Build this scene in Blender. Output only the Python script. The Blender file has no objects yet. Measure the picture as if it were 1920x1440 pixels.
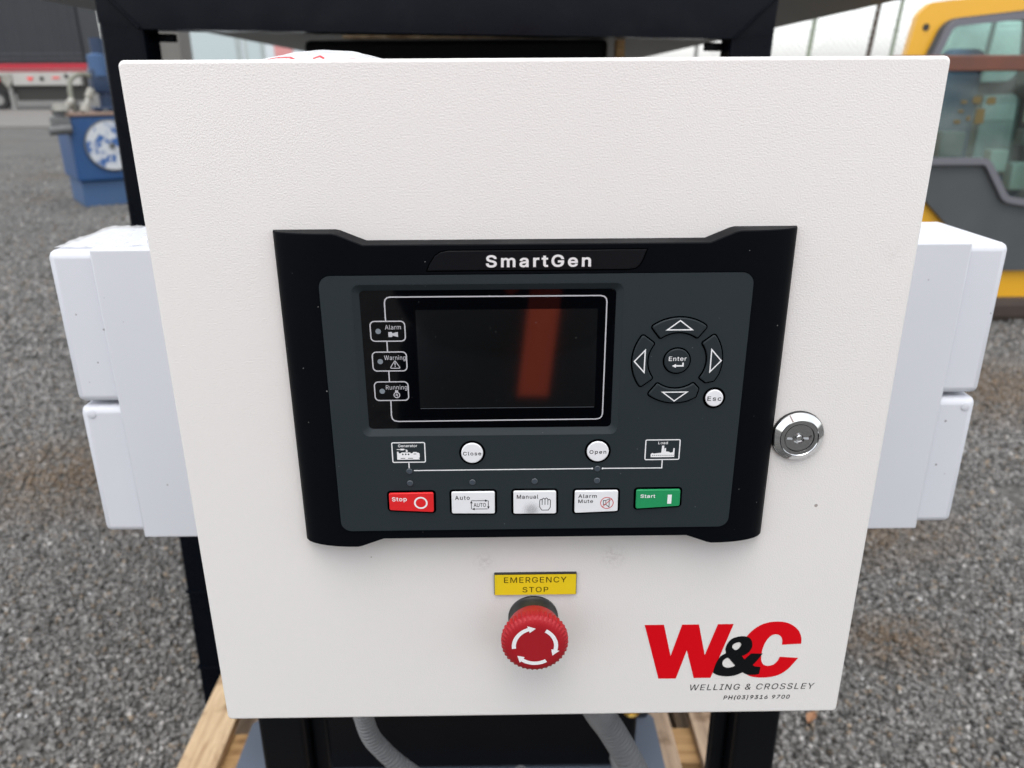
import bpy, bmesh, math, random
import numpy as np
from mathutils import Vector, Matrix
from mathutils.geometry import delaunay_2d_cdt

R = math.radians
scene = bpy.context.scene
COL = scene.collection
random.seed(7)
rng = np.random.default_rng(11)

# ------------------------------------------------------------------ camera, sky, sun, exposure
cam_d = bpy.data.cameras.new('camera')
cam = bpy.data.objects.new('camera', cam_d)
COL.objects.link(cam)
cam.location = (-0.01713, -0.41014, 0.38920)
cam.rotation_euler = (R(69.1895), R(0.3150), R(-0.7414))
cam_d.sensor_width = 36.0
cam_d.lens = 27.92
cam_d.clip_start = 0.02
cam_d.clip_end = 2000.0
cam_d.dof.use_dof = True
cam_d.dof.focus_distance = 0.445
cam_d.dof.aperture_fstop = 10.0
scene.camera = cam

SUN_EL, SUN_ROT = 70.0, 186.0
world = bpy.data.worlds.new('World')
scene.world = world
world.use_nodes = True
wn, wl = world.node_tree.nodes, world.node_tree.links
bg = wn['Background']
sky = wn.new('ShaderNodeTexSky')
sky.sky_type = 'NISHITA'
sky.sun_disc = False
sky.sun_elevation = R(SUN_EL)
sky.sun_rotation = R(SUN_ROT)
sky.dust_density = 2.0
sky.air_density = 1.0
sky.ozone_density = 1.0
hs = wn.new('ShaderNodeHueSaturation')
hs.inputs['Saturation'].default_value = 0.20
wl.new(sky.outputs['Color'], hs.inputs['Color'])
wl.new(hs.outputs['Color'], bg.inputs['Color'])
bg.inputs['Strength'].default_value = 0.15

sun_d = bpy.data.lights.new('sun', 'SUN')
sun_d.energy = 0.5
sun_d.angle = R(50)
sun_d.color = (1.0, 0.97, 0.93)
sun = bpy.data.objects.new('sun', sun_d)
COL.objects.link(sun)
az = R(SUN_ROT)
sun_dir = Vector((math.sin(az) * math.cos(R(SUN_EL)), math.cos(az) * math.cos(R(SUN_EL)), math.sin(R(SUN_EL))))
sun.rotation_euler = sun_dir.to_track_quat('Z', 'Y').to_euler()

vs = scene.view_settings
vs.view_transform = 'Standard'
vs.look = 'None'
vs.exposure = 1.18
vs.gamma = 1.0
vs.use_curve_mapping = False
scene.cycles.max_bounces = 10
scene.cycles.transparent_max_bounces = 12

# ------------------------------------------------------------------ materials
def sock(b, *names):
    for n in names:
        if n in b.inputs:
            return b.inputs[n]

def mat(name, color, rough=0.5, metal=0.0, spec=0.5, var=None, bump=None, speck=None, rvar=None, coat=0.0, ior=None):
    """var=(scale, amount, colour2), bump=(scale, distance, detail), speck=(scale, threshold, colour), rvar=(scale, rough2)"""
    m = bpy.data.materials.new(name)
    m.use_nodes = True
    n, l = m.node_tree.nodes, m.node_tree.links
    b = n['Principled BSDF']
    b.inputs['Base Color'].default_value = (*color, 1)
    b.inputs['Roughness'].default_value = rough
    b.inputs['Metallic'].default_value = metal
    sock(b, 'Specular IOR Level', 'Specular').default_value = spec
    if ior: b.inputs['IOR'].default_value = ior
    if coat: b.inputs['Coat Weight'].default_value = coat; b.inputs['Coat Roughness'].default_value = 0.05
    tc = n.new('ShaderNodeTexCoord')
    out = None
    if var:
        t = n.new('ShaderNodeTexNoise'); t.inputs['Scale'].default_value = var[0]; t.inputs['Detail'].default_value = 6; t.inputs['Roughness'].default_value = 0.6
        l.new(tc.outputs['Object'], t.inputs['Vector'])
        r = n.new('ShaderNodeValToRGB'); r.color_ramp.elements[0].position = 0.5 - 0.22; r.color_ramp.elements[1].position = 0.5 + 0.22
        l.new(t.outputs['Fac'], r.inputs['Fac'])
        mu = n.new('ShaderNodeMath'); mu.operation = 'MULTIPLY'; mu.inputs[1].default_value = var[1]
        l.new(r.outputs['Color'], mu.inputs[0])
        mx = n.new('ShaderNodeMix'); mx.data_type = 'RGBA'
        mx.inputs['A'].default_value = (*color, 1); mx.inputs['B'].default_value = (*var[2], 1)
        l.new(mu.outputs[0], mx.inputs['Factor'])
        out = mx.outputs['Result']
    if speck:
        t = n.new('ShaderNodeTexVoronoi'); t.inputs['Scale'].default_value = speck[0]; t.inputs['Randomness'].default_value = 1.0
        l.new(tc.outputs['Object'], t.inputs['Vector'])
        # only some cells carry a speck, sizes vary with the cell's random colour
        sp = n.new('ShaderNodeSeparateColor'); l.new(t.outputs['Color'], sp.inputs['Color'])
        mr = n.new('ShaderNodeMapRange'); mr.inputs['From Min'].default_value = 0.75; mr.inputs['From Max'].default_value = 1.0
        mr.inputs['To Min'].default_value = 0.0; mr.inputs['To Max'].default_value = speck[1]
        l.new(sp.outputs[0], mr.inputs['Value'])
        lt = n.new('ShaderNodeMath'); lt.operation = 'LESS_THAN'
        l.new(t.outputs['Distance'], lt.inputs[0]); l.new(mr.outputs['Result'], lt.inputs[1])
        mm = n.new('ShaderNodeMath'); mm.operation = 'MULTIPLY'; l.new(lt.outputs[0], mm.inputs[0]); l.new(sp.outputs[1], mm.inputs[1])
        mx = n.new('ShaderNodeMix'); mx.data_type = 'RGBA'
        if out: l.new(out, mx.inputs['A'])
        else: mx.inputs['A'].default_value = (*color, 1)
        mx.inputs['B'].default_value = (*speck[2], 1)
        l.new(mm.outputs[0], mx.inputs['Factor'])
        out = mx.outputs['Result']
    if out: l.new(out, b.inputs['Base Color'])
    if rvar:
        t = n.new('ShaderNodeTexNoise'); t.inputs['Scale'].default_value = rvar[0]; t.inputs['Detail'].default_value = 5
        l.new(tc.outputs['Object'], t.inputs['Vector'])
        mr = n.new('ShaderNodeMapRange'); mr.inputs['To Min'].default_value = rough; mr.inputs['To Max'].default_value = rvar[1]
        mr.inputs['From Min'].default_value = 0.35; mr.inputs['From Max'].default_value = 0.65
        l.new(t.outputs['Fac'], mr.inputs['Value']); l.new(mr.outputs['Result'], b.inputs['Roughness'])
    if bump:
        t = n.new('ShaderNodeTexNoise'); t.inputs['Scale'].default_value = bump[0]; t.inputs['Detail'].default_value = bump[2]
        t.inputs['Roughness'].default_value = 0.55
        l.new(tc.outputs['Object'], t.inputs['Vector'])
        bp = n.new('ShaderNodeBump'); bp.inputs['Distance'].default_value = bump[1]; bp.inputs['Strength'].default_value = 1.0
        l.new(t.outputs['Fac'], bp.inputs['Height']); l.new(bp.outputs['Normal'], b.inputs['Normal'])
    m['bsdf'] = 1
    return m

M = {}
M['door'] = mat('powder_coat_white', (0.765, 0.748, 0.725), 0.42, bump=(1150, 0.00018, 1.0), var=(9, 0.25, (0.72, 0.705, 0.68)), speck=(42, 0.05, (0.35, 0.32, 0.29)))
def door_scuffs():
    m = M['door']; n, l = m.node_tree.nodes, m.node_tree.links; b = n['Principled BSDF']
    src = b.inputs['Base Color'].links[0].from_socket
    tc = n.new('ShaderNodeTexCoord'); out = src
    for (p, r, k) in (((-.030, 0, .1185), .008, .16), ((.048, 0, .1215), .010, .18), ((.186, 0, .305), .008, .07)):
        d = n.new('ShaderNodeVectorMath'); d.operation = 'DISTANCE'; d.inputs[1].default_value = p; l.new(tc.outputs['Object'], d.inputs[0])
        mr = n.new('ShaderNodeMapRange'); mr.inputs['From Min'].default_value = 0; mr.inputs['From Max'].default_value = r; mr.inputs['To Min'].default_value = 1; mr.inputs['To Max'].default_value = 0
        l.new(d.outputs['Value'], mr.inputs['Value'])
        t = n.new('ShaderNodeTexNoise'); t.inputs['Scale'].default_value = 420; t.inputs['Detail'].default_value = 5; l.new(tc.outputs['Object'], t.inputs['Vector'])
        m1 = n.new('ShaderNodeMapRange'); m1.inputs['From Min'].default_value = .42; m1.inputs['From Max'].default_value = .62; m1.inputs['To Max'].default_value = k * 2
        l.new(t.outputs['Fac'], m1.inputs['Value'])
        mu = n.new('ShaderNodeMath'); mu.operation = 'MULTIPLY'; l.new(mr.outputs['Result'], mu.inputs[0]); l.new(m1.outputs['Result'], mu.inputs[1])
        mx = n.new('ShaderNodeMix'); mx.data_type = 'RGBA'; mx.inputs['B'].default_value = (.34, .31, .28, 1)
        l.new(out, mx.inputs['A']); l.new(mu.outputs[0], mx.inputs['Factor']); out = mx.outputs['Result']
    l.new(out, b.inputs['Base Color'])
door_scuffs()
M['duct'] = mat('white_pvc', (0.62, 0.635, 0.68), 0.33, var=(14, 0.35, (0.58, 0.595, 0.635)), speck=(105, 0.13, (0.20, 0.20, 0.21)), rvar=(8, 0.5))
M['duct_sleeve'] = mat('white_pvc_sleeve', (0.61, 0.625, 0.665), 0.30, var=(11, 0.35, (0.57, 0.585, 0.625)), speck=(95, 0.10, (0.22, 0.22, 0.23)), rvar=(7, 0.45))
M['bezel'] = mat('black_abs', (0.0022, 0.003, 0.0045), 0.42, spec=0.05, speck=(250, 0.09, (0.30, 0.30, 0.30)), bump=(1500, 0.00002, 2), rvar=(30, 0.52))
M['membrane'] = mat('slate_membrane', (0.0175, 0.0255, 0.030), 0.5, spec=0.28, speck=(230, 0.07, (0.16, 0.17, 0.17)), bump=(2600, 0.000012, 1), rvar=(20, 0.56))
M['key'] = mat('slate_key_rubber', (0.0160, 0.0235, 0.0275), 0.5, spec=0.32, bump=(2600, 0.000012, 1))
M['gap'] = mat('key_gap_black', (0.0008, 0.0008, 0.001), 0.8, spec=0.0)
M['glass'] = mat('display_glass', (0.0010, 0.0012, 0.0020), 0.04, spec=0.35, speck=(330, 0.10, (0.30, 0.29, 0.27)))
M['strip'] = mat('satin_black_strip', (0.004, 0.005, 0.007), 0.34, spec=0.3, speck=(210, 0.05, (0.2, 0.2, 0.2)))
M['lcd'] = mat('lcd_black', (0.0035, 0.004, 0.004), 0.06, ior=2.5, speck=(380, 0.10, (0.28, 0.27, 0.25)))
M['ink_white'] = mat('white_ink', (0.82, 0.83, 0.84), 0.5)
M['ink_grey'] = mat('silver_ink', (0.50, 0.50, 0.53), 0.5)
M['ink_black'] = mat('black_ink', (0.006, 0.006, 0.007), 0.5, spec=0.1)
M['led'] = mat('indicator_lens_dark', (0.055, 0.068, 0.085), 0.3)
M['led_grey'] = mat('indicator_lens_grey', (0.20, 0.23, 0.26), 0.35)
M['led_ring'] = mat('indicator_ring', (0.075, 0.088, 0.10), 0.4)
M['key_white'] = mat('white_key', (0.79, 0.805, 0.83), 0.42, var=(160, 0.18, (0.66, 0.67, 0.69)))
M['key_dirty'] = mat('white_key_smudged', (0.79, 0.805, 0.83), 0.45)
M['key_red'] = mat('red_key', (0.72, 0.018, 0.022), 0.4, var=(120, 0.2, (0.6, 0.015, 0.02)))
M['key_green'] = mat('green_key', (0.012, 0.29, 0.10), 0.42, var=(110, 0.5, (0.012, 0.22, 0.085)))
M['ink_red'] = mat('red_ink', (0.60, 0.02, 0.025), 0.5)
M['chrome_ink'] = mat('mirror_lettering', (0.90, 0.90, 0.91), 0.3, metal=0.25)
M['yellow_plate'] = mat('yellow_traffolyte', (0.80, 0.60, 0.012), 0.42, var=(60, 0.15, (0.70, 0.52, 0.012)))
M['plate_edge'] = mat('black_traffolyte', (0.014, 0.014, 0.014), 0.45)
M['stop_red'] = mat('red_plastic', (0.36, 0.010, 0.017), 0.42, spec=0.35, var=(200, 0.2, (0.30, 0.010, 0.016)), rvar=(60, 0.5))
M['stop_base'] = mat('black_plastic_collar', (0.018, 0.019, 0.018), 0.4)
M['logo_red'] = mat('red_vinyl', (0.64, 0.002, 0.008), 0.42, spec=0.15, bump=(430, 0.00012, 2))
M['logo_black'] = mat('black_vinyl', (0.004, 0.005, 0.006), 0.42, spec=0.15, bump=(430, 0.00012, 2))
M['chrome'] = mat('chrome', (0.72, 0.73, 0.74), 0.09, metal=1.0)
M['chrome_dull'] = mat('brushed_zinc', (0.50, 0.505, 0.51), 0.22, metal=1.0, bump=(900, 0.00002, 2))
M['lock_dark'] = mat('lock_recess', (0.012, 0.012, 0.013), 0.5, spec=0.3)
M['frame'] = mat('gloss_black_paint', (0.0015, 0.0024, 0.005), 0.20, spec=0.09, var=(18, 0.3, (0.004, 0.005, 0.008)), bump=(60, 0.00025, 4), rvar=(16, 0.42), speck=(60, 0.03, (0.10, 0.10, 0.10)))
M['stand'] = mat('satin_black_paint', (0.003, 0.0036, 0.005), 0.36, spec=0.15, bump=(160, 0.0001, 3), speck=(90, 0.03, (0.10, 0.10, 0.10)))
M['housing'] = mat('matt_black_panel', (0.0012, 0.0016, 0.003), 0.55, spec=0.15, bump=(50, 0.0002, 3))
M['deck'] = mat('olive_grey_steel', (0.15, 0.15, 0.135), 0.5, var=(1.6, 0.4, (0.125, 0.127, 0.12)), bump=(40, 0.0004, 4))
M['conduit'] = mat('grey_conduit', (0.17, 0.175, 0.18), 0.42, var=(30, 0.4, (0.13, 0.135, 0.14)))
M['brass'] = mat('brass', (0.60, 0.42, 0.12), 0.25, metal=1.0)
M['skirt'] = mat('blue_grey_steel', (0.095, 0.115, 0.15), 0.5, var=(12, 0.3, (0.075, 0.09, 0.12)))
M['plinth_dark'] = mat('dark_slate_steel', (0.016, 0.019, 0.025), 0.5)

def wood(name, c1, c2, axis_scale):
    m = bpy.data.materials.new(name); m.use_nodes = True
    n, l = m.node_tree.nodes, m.node_tree.links
    b = n['Principled BSDF']; b.inputs['Roughness'].default_value = 0.75
    tc = n.new('ShaderNodeTexCoord'); mp = n.new('ShaderNodeMapping'); mp.inputs['Scale'].default_value = axis_scale
    l.new(tc.outputs['Object'], mp.inputs['Vector'])
    t = n.new('ShaderNodeTexNoise'); t.inputs['Scale'].default_value = 1.0; t.inputs['Detail'].default_value = 8; t.inputs['Roughness'].default_value = 0.65; t.inputs['Distortion'].default_value = 0.6
    l.new(mp.outputs['Vector'], t.inputs['Vector'])
    r = n.new('ShaderNodeValToRGB'); e = r.color_ramp.elements
    e[0].position = 0.30; e[0].color = (*c2, 1); e[1].position = 0.62; e[1].color = (*c1, 1)
    l.new(t.outputs['Fac'], r.inputs['Fac'])
    st = n.new('ShaderNodeTexNoise'); st.inputs['Scale'].default_value = 16; st.inputs['Detail'].default_value = 4
    l.new(tc.outputs['Object'], st.inputs['Vector'])
    r2 = n.new('ShaderNodeValToRGB'); r2.color_ramp.elements[0].position = 0.30; r2.color_ramp.elements[0].color = (0.45, 0.38, 0.30, 1)
    r2.color_ramp.elements[1].position = 0.46; r2.color_ramp.elements[1].color = (1, 1, 1, 1)
    l.new(st.outputs['Fac'], r2.inputs['Fac'])
    mx = n.new('ShaderNodeMix'); mx.data_type = 'RGBA'; mx.blend_type = 'MULTIPLY'; mx.inputs['Factor'].default_value = 1.0
    l.new(r.outputs['Color'], mx.inputs['A']); l.new(r2.outputs['Color'], mx.inputs['B'])
    l.new(mx.outputs['Result'], b.inputs['Base Color'])
    bp = n.new('ShaderNodeBump'); bp.inputs['Distance'].default_value = 0.0012
    l.new(t.outputs['Fac'], bp.inputs['Height']); l.new(bp.outputs['Normal'], b.inputs['Normal'])
    return m
M['pine'] = wood('pale_pine', (0.64, 0.48, 0.30), (0.34, 0.21, 0.11), (55, 5, 55))
M['pine_weathered'] = wood('weathered_pine', (0.40, 0.29, 0.20), (0.20, 0.14, 0.09), (55, 5, 55))
M['pine_bearer'] = wood('golden_pine', (0.46, 0.29, 0.13), (0.24, 0.13, 0.05), (5, 55, 55))

M['blue_paint'] = mat('worn_blue_paint', (0.012, 0.062, 0.185), 0.42, var=(5, 0.6, (0.022, 0.075, 0.19)), bump=(30, 0.0006, 3))
M['blue_paint_dull'] = mat('chalky_blue_paint', (0.040, 0.095, 0.21), 0.6, var=(5, 0.6, (0.05, 0.10, 0.19)))
M['chip_white'] = mat('peeling_white_over_blue', (0.60, 0.62, 0.64), 0.6)
M['grime'] = mat('oily_grey_metal', (0.11, 0.115, 0.12), 0.5, var=(14, 0.8, (0.07, 0.07, 0.055)))
M['pale_metal'] = mat('pale_metal', (0.34, 0.335, 0.30), 0.45, var=(7, 0.8, (0.16, 0.15, 0.12)))
M['hose'] = mat('grey_green_hose', (0.20, 0.20, 0.16), 0.5)
M['motor_blue'] = mat('dark_blue_motor', (0.012, 0.030, 0.072), 0.5)
M['rust_lip'] = mat('rusty_lip', (0.22, 0.13, 0.09), 0.7, var=(14, 0.7, (0.26, 0.22, 0.2)))
M['curtain'] = mat('charcoal_curtain', (0.014, 0.016, 0.021), 0.55, var=(1.2, 0.4, (0.024, 0.026, 0.031)))
M['red_rail'] = mat('red_side_rail', (0.42, 0.012, 0.030), 0.4, var=(0.6, 0.4, (0.30, 0.012, 0.025)))
M['trailer_box'] = mat('pale_grey_locker', (0.42, 0.41, 0.385), 0.5, var=(1.0, 0.4, (0.34, 0.33, 0.31)))
M['reflector'] = mat('red_reflector', (0.85, 0.03, 0.03), 0.3)
M['tyre'] = mat('tyre_rubber', (0.02, 0.02, 0.02), 0.8)
M['chassis'] = mat('dark_chassis', (0.03, 0.029, 0.026), 0.7)
M['galv'] = mat('galvanised_post', (0.25, 0.25, 0.235), 0.5, metal=0.2)
M['post_green'] = mat('weathered_green_post', (0.26, 0.30, 0.22), 0.7)
M['post_brown'] = mat('rusty_brown_post', (0.075, 0.055, 0.042), 0.8)
M['wire'] = mat('galvanised_wire', (0.42, 0.43, 0.43), 0.5, metal=0.3)
M['concrete'] = mat('grey_concrete', (0.16, 0.152, 0.14), 0.85, var=(3, 0.6, (0.125, 0.118, 0.105)))
M['shed'] = mat('pale_blue_cladding', (0.62, 0.68, 0.70), 0.5, var=(1, 0.3, (0.55, 0.60, 0.62)))
M['shed_frame'] = mat('grey_trim', (0.40, 0.44, 0.43), 0.6)
M['shed_red'] = mat('faded_red_panel', (0.62, 0.27, 0.26), 0.6)
M['cab_yellow'] = mat('machine_yellow', (0.74, 0.38, 0.014), 0.38, var=(4, 0.35, (0.66, 0.33, 0.014)), coat=0.3)
M['cab_grey'] = mat('grey_door_skin', (0.055, 0.062, 0.066), 0.45, var=(5, 0.5, (0.085, 0.092, 0.096)), rvar=(4, 0.6))
M['cab_seal'] = mat('grey_rubber_seal', (0.14, 0.14, 0.16), 0.5)
M['cab_dark'] = mat('cab_interior', (0.11, 0.135, 0.13), 0.7)
M['cab_seat'] = mat('blue_seat_cloth', (0.05, 0.11, 0.20), 0.8)
M['cab_tan'] = mat('tan_cab_trim', (0.30, 0.31, 0.22), 0.6)
M['cab_pale'] = mat('pale_reflection_block', (0.45, 0.50, 0.47), 0.5)  # pale tone imitating reflections in the cab window
M['rust_bar'] = mat('rust_brown_bar', (0.15, 0.050, 0.028), 0.6, var=(9, 0.8, (0.10, 0.045, 0.032)))
M['track'] = mat('muddy_track_steel', (0.05, 0.034, 0.026), 0.8, var=(8, 0.7, (0.025, 0.02, 0.018)))
M['reflected_lettering'] = mat('ochre_reflection', (0.13, 0.095, 0.03), 0.6)  # ochre tone imitating yellow lettering reflected in the pane
M['orange'] = mat('hi_vis_red_orange', (0.85, 0.10, 0.04), 0.75, bump=(400, 0.0003, 2))
M['strap'] = mat('red_orange_webbing', (0.90, 0.13, 0.05), 0.7, bump=(300, 0.0004, 1))
M['navy'] = mat('navy_workwear', (0.016, 0.019, 0.028), 0.85, bump=(300, 0.0004, 2))
M['skin'] = mat('skin', (0.50, 0.30, 0.22), 0.5)
M['hair'] = mat('brown_hair', (0.05, 0.032, 0.02), 0.6)
M['boot'] = mat('black_boot', (0.02, 0.018, 0.016), 0.5)
M['phone'] = mat('black_phone', (0.01, 0.01, 0.012), 0.2)
M['eye'] = mat('eye_white', (0.7, 0.7, 0.68), 0.2)

def smudge_key():
    m = M['key_dirty']; n, l = m.node_tree.nodes, m.node_tree.links; b = n['Principled BSDF']
    tc = n.new('ShaderNodeTexCoord')
    sp = n.new('ShaderNodeVectorMath'); sp.operation = 'DISTANCE'; sp.inputs[1].default_value = (-0.0022, -0.0140, 0.1625)
    l.new(tc.outputs['Object'], sp.inputs[0])
    mr = n.new('ShaderNodeMapRange'); mr.inputs['From Min'].default_value = 0.002; mr.inputs['From Max'].default_value = 0.0095
    mr.inputs['To Min'].default_value = 0.62; mr.inputs['To Max'].default_value = 0.10
    l.new(sp.outputs['Value'], mr.inputs['Value'])
    t = n.new('ShaderNodeTexNoise'); t.inputs['Scale'].default_value = 2600; t.inputs['Detail'].default_value = 5
    l.new(tc.outputs['Object'], t.inputs['Vector'])
    lt = n.new('ShaderNodeMath'); lt.operation = 'SUBTRACT'; l.new(mr.outputs['Result'], lt.inputs[0]); l.new(t.outputs['Fac'], lt.inputs[1])
    m2 = n.new('ShaderNodeMapRange'); m2.inputs['From Min'].default_value = -0.12; m2.inputs['From Max'].default_value = 0.30
    l.new(lt.outputs[0], m2.inputs['Value'])
    mx = n.new('ShaderNodeMix'); mx.data_type = 'RGBA'; mx.inputs['A'].default_value = (0.79, 0.805, 0.83, 1); mx.inputs['B'].default_value = (0.20, 0.205, 0.21, 1)
    l.new(m2.outputs['Result'], mx.inputs['Factor']); l.new(mx.outputs['Result'], b.inputs['Base Color'])
smudge_key()

def chip_dial():
    m = M['chip_white']; n, l = m.node_tree.nodes, m.node_tree.links; b = n['Principled BSDF']
    tc = n.new('ShaderNodeTexCoord')
    t = n.new('ShaderNodeTexNoise'); t.inputs['Scale'].default_value = 6.5; t.inputs['Detail'].default_value = 9; t.inputs['Roughness'].default_value = 0.7
    l.new(tc.outputs['Object'], t.inputs['Vector'])
    r = n.new('ShaderNodeValToRGB'); e = r.color_ramp.elements
    e[0].position = 0.47; e[0].color = (0.03, 0.10, 0.28, 1); e[1].position = 0.50; e[1].color = (0.50, 0.52, 0.54, 1)
    l.new(t.outputs['Fac'], r.inputs['Fac']); l.new(r.outputs['Color'], b.inputs['Base Color'])
chip_dial()

def gravel_material():
    m = bpy.data.materials.new('grey_gravel'); m.use_nodes = True
    n, l = m.node_tree.nodes, m.node_tree.links; b = n['Principled BSDF']; b.inputs['Roughness'].default_value = 0.95; b.inputs['Specular IOR Level'].default_value = 0.1
    tc = n.new('ShaderNodeTexCoord')
    v = n.new('ShaderNodeTexVoronoi'); v.inputs['Scale'].default_value = 70
    l.new(tc.outputs['Object'], v.inputs['Vector'])
    sp = n.new('ShaderNodeSeparateColor'); l.new(v.outputs['Color'], sp.inputs['Color'])
    r = n.new('ShaderNodeValToRGB'); e = r.color_ramp.elements
    e[0].position = 0; e[0].color = (0.050, 0.049, 0.047, 1); e[1].position = 1; e[1].color = (0.185, 0.181, 0.172, 1)
    l.new(sp.outputs[0], r.inputs['Fac'])
    big = n.new('ShaderNodeTexNoise'); big.inputs['Scale'].default_value = 0.55; big.inputs['Detail'].default_value = 6; big.inputs['Roughness'].default_value = 0.6
    l.new(tc.outputs['Object'], big.inputs['Vector'])
    rb = n.new('ShaderNodeValToRGB'); rb.color_ramp.elements[0].position = 0.56; rb.color_ramp.elements[1].position = 0.70
    l.new(big.outputs['Fac'], rb.inputs['Fac'])
    fac = n.new('ShaderNodeMath'); fac.operation = 'MULTIPLY'; fac.inputs[1].default_value = 0.55; l.new(rb.outputs['Color'], fac.inputs[0])
    mx = n.new('ShaderNodeMix'); mx.data_type = 'RGBA'; mx.inputs['B'].default_value = (0.105, 0.083, 0.06, 1)
    l.new(r.outputs['Color'], mx.inputs['A']); l.new(fac.outputs[0], mx.inputs['Factor'])
    # slow light / dark wheel-worn streaks
    st = n.new('ShaderNodeTexNoise'); st.inputs['Scale'].default_value = 1.0; st.inputs['Detail'].default_value = 4
    mp = n.new('ShaderNodeMapping'); mp.inputs['Scale'].default_value = (0.5, 0.8, 1); l.new(tc.outputs['Object'], mp.inputs['Vector']); l.new(mp.outputs['Vector'], st.inputs['Vector'])
    rs = n.new('ShaderNodeMapRange'); rs.inputs['From Min'].default_value = 0.3; rs.inputs['From Max'].default_value = 0.7; rs.inputs['To Min'].default_value = 0.86; rs.inputs['To Max'].default_value = 1.14
    l.new(st.outputs['Fac'], rs.inputs['Value'])
    fg = n.new('ShaderNodeTexNoise'); fg.inputs['Scale'].default_value = 14; fg.inputs['Detail'].default_value = 9; fg.inputs['Roughness'].default_value = 0.75
    l.new(tc.outputs['Object'], fg.inputs['Vector'])
    rf = n.new('ShaderNodeMapRange'); rf.inputs['From Min'].default_value = 0.3; rf.inputs['From Max'].default_value = 0.7; rf.inputs['To Min'].default_value = 0.55; rf.inputs['To Max'].default_value = 1.45
    l.new(fg.outputs['Fac'], rf.inputs['Value'])
    rm = n.new('ShaderNodeMath'); rm.operation = 'MULTIPLY'; l.new(rs.outputs['Result'], rm.inputs[0]); l.new(rf.outputs['Result'], rm.inputs[1])
    rs = rm
    mu = n.new('ShaderNodeMix'); mu.data_type = 'RGBA'; mu.blend_type = 'MULTIPLY'; mu.inputs['Factor'].default_value = 1
    l.new(mx.outputs['Result'], mu.inputs['A']); l.new(rs.outputs[0], mu.inputs['B'])
    l.new(mu.outputs['Result'], b.inputs['Base Color'])
    bp = n.new('ShaderNodeBump'); bp.inputs['Distance'].default_value = 0.006; bp.invert = True
    l.new(v.outputs['Distance'], bp.inputs['Height']); l.new(bp.outputs['Normal'], b.inputs['Normal'])
    return m
M['gravel'] = gravel_material()

def stone_material():
    m = bpy.data.materials.new('crushed_rock'); m.use_nodes = True
    n, l = m.node_tree.nodes, m.node_tree.links; b = n['Principled BSDF']; b.inputs['Roughness'].default_value = 0.85
    a = n.new('ShaderNodeAttribute'); a.attribute_name = 'tint'
    l.new(a.outputs['Color'], b.inputs['Base Color'])
    return m
M['stone'] = stone_material()

def tinted_glass(name, tint, gloss=1.0):
    m = bpy.data.materials.new(name); m.use_nodes = True
    n, l = m.node_tree.nodes, m.node_tree.links
    n.remove(n['Principled BSDF'])
    tr = n.new('ShaderNodeBsdfTransparent'); tr.inputs['Color'].default_value = (*tint, 1)
    gl = n.new('ShaderNodeBsdfGlossy'); gl.inputs['Roughness'].default_value = 0.02
    fr = n.new('ShaderNodeFresnel'); fr.inputs['IOR'].default_value = 1.6
    mx = n.new('ShaderNodeMixShader')
    l.new(fr.outputs['Fac'], mx.inputs['Fac']); l.new(tr.outputs[0], mx.inputs[1]); l.new(gl.outputs[0], mx.inputs[2])
    tc = n.new('ShaderNodeTexCoord'); t = n.new('ShaderNodeTexNoise'); t.inputs['Scale'].default_value = 2.6; t.inputs['Detail'].default_value = 8; t.inputs['Distortion'].default_value = 0.8
    l.new(tc.outputs['Object'], t.inputs['Vector'])
    mr = n.new('ShaderNodeMapRange'); mr.inputs['From Min'].default_value = 0.38; mr.inputs['From Max'].default_value = 0.72; mr.inputs['To Min'].default_value = 0.02; mr.inputs['To Max'].default_value = 0.45
    l.new(t.outputs['Fac'], mr.inputs['Value'])
    df = n.new('ShaderNodeBsdfDiffuse'); df.inputs['Color'].default_value = (0.30, 0.35, 0.32, 1)
    m2 = n.new('ShaderNodeMixShader'); l.new(mr.outputs['Result'], m2.inputs['Fac']); l.new(mx.outputs[0], m2.inputs[1]); l.new(df.outputs[0], m2.inputs[2])
    l.new(m2.outputs[0], n['Material Output'].inputs['Surface'])
    return m
M['cab_glass'] = tinted_glass('green_tinted_glass', (0.60, 0.80, 0.76))
M['shed_glass'] = mat('pale_window_glass', (0.45, 0.52, 0.53), 0.15)

def film():
    m = bpy.data.materials.new('clear_plastic_film'); m.use_nodes = True
    n, l = m.node_tree.nodes, m.node_tree.links; b = n['Principled BSDF']
    b.inputs['Base Color'].default_value = (0.85, 0.86, 0.87, 1); b.inputs['Roughness'].default_value = 0.25
    tr = n.new('ShaderNodeBsdfTransparent'); mx = n.new('ShaderNodeMixShader'); mx.inputs['Fac'].default_value = 0.5
    l.new(tr.outputs[0], mx.inputs[1]); l.new(b.outputs[0], mx.inputs[2]); l.new(mx.outputs[0], n['Material Output'].inputs['Surface'])
    return m
M['film'] = film()

# ------------------------------------------------------------------ object helpers
WORLD = {}
def link(name, me, m, parent=None, local=False):
    o = bpy.data.objects.new(name, me)
    COL.objects.link(o)
    if m is not None and not me.materials:
        me.materials.append(m)
    if parent is not None:
        o.parent = parent
        if not local:
            o.matrix_parent_inverse = WORLD.get(parent.name, Matrix.Identity(4)).inverted()
            WORLD[o.name] = Matrix.Identity(4)
    return o

def thing(name, label, cat, loc=(0, 0, 0), rot=(0, 0, 0), group=None):
    o = bpy.data.objects.new(name, None)
    o.empty_display_size = 0.05
    COL.objects.link(o)
    o.location = loc; o.rotation_euler = rot
    o['label'] = label; o['category'] = cat
    if group: o['group'] = group
    from mathutils import Euler
    WORLD[o.name] = Matrix.Translation(Vector(loc)) @ Euler(rot).to_matrix().to_4x4()
    return o

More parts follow.
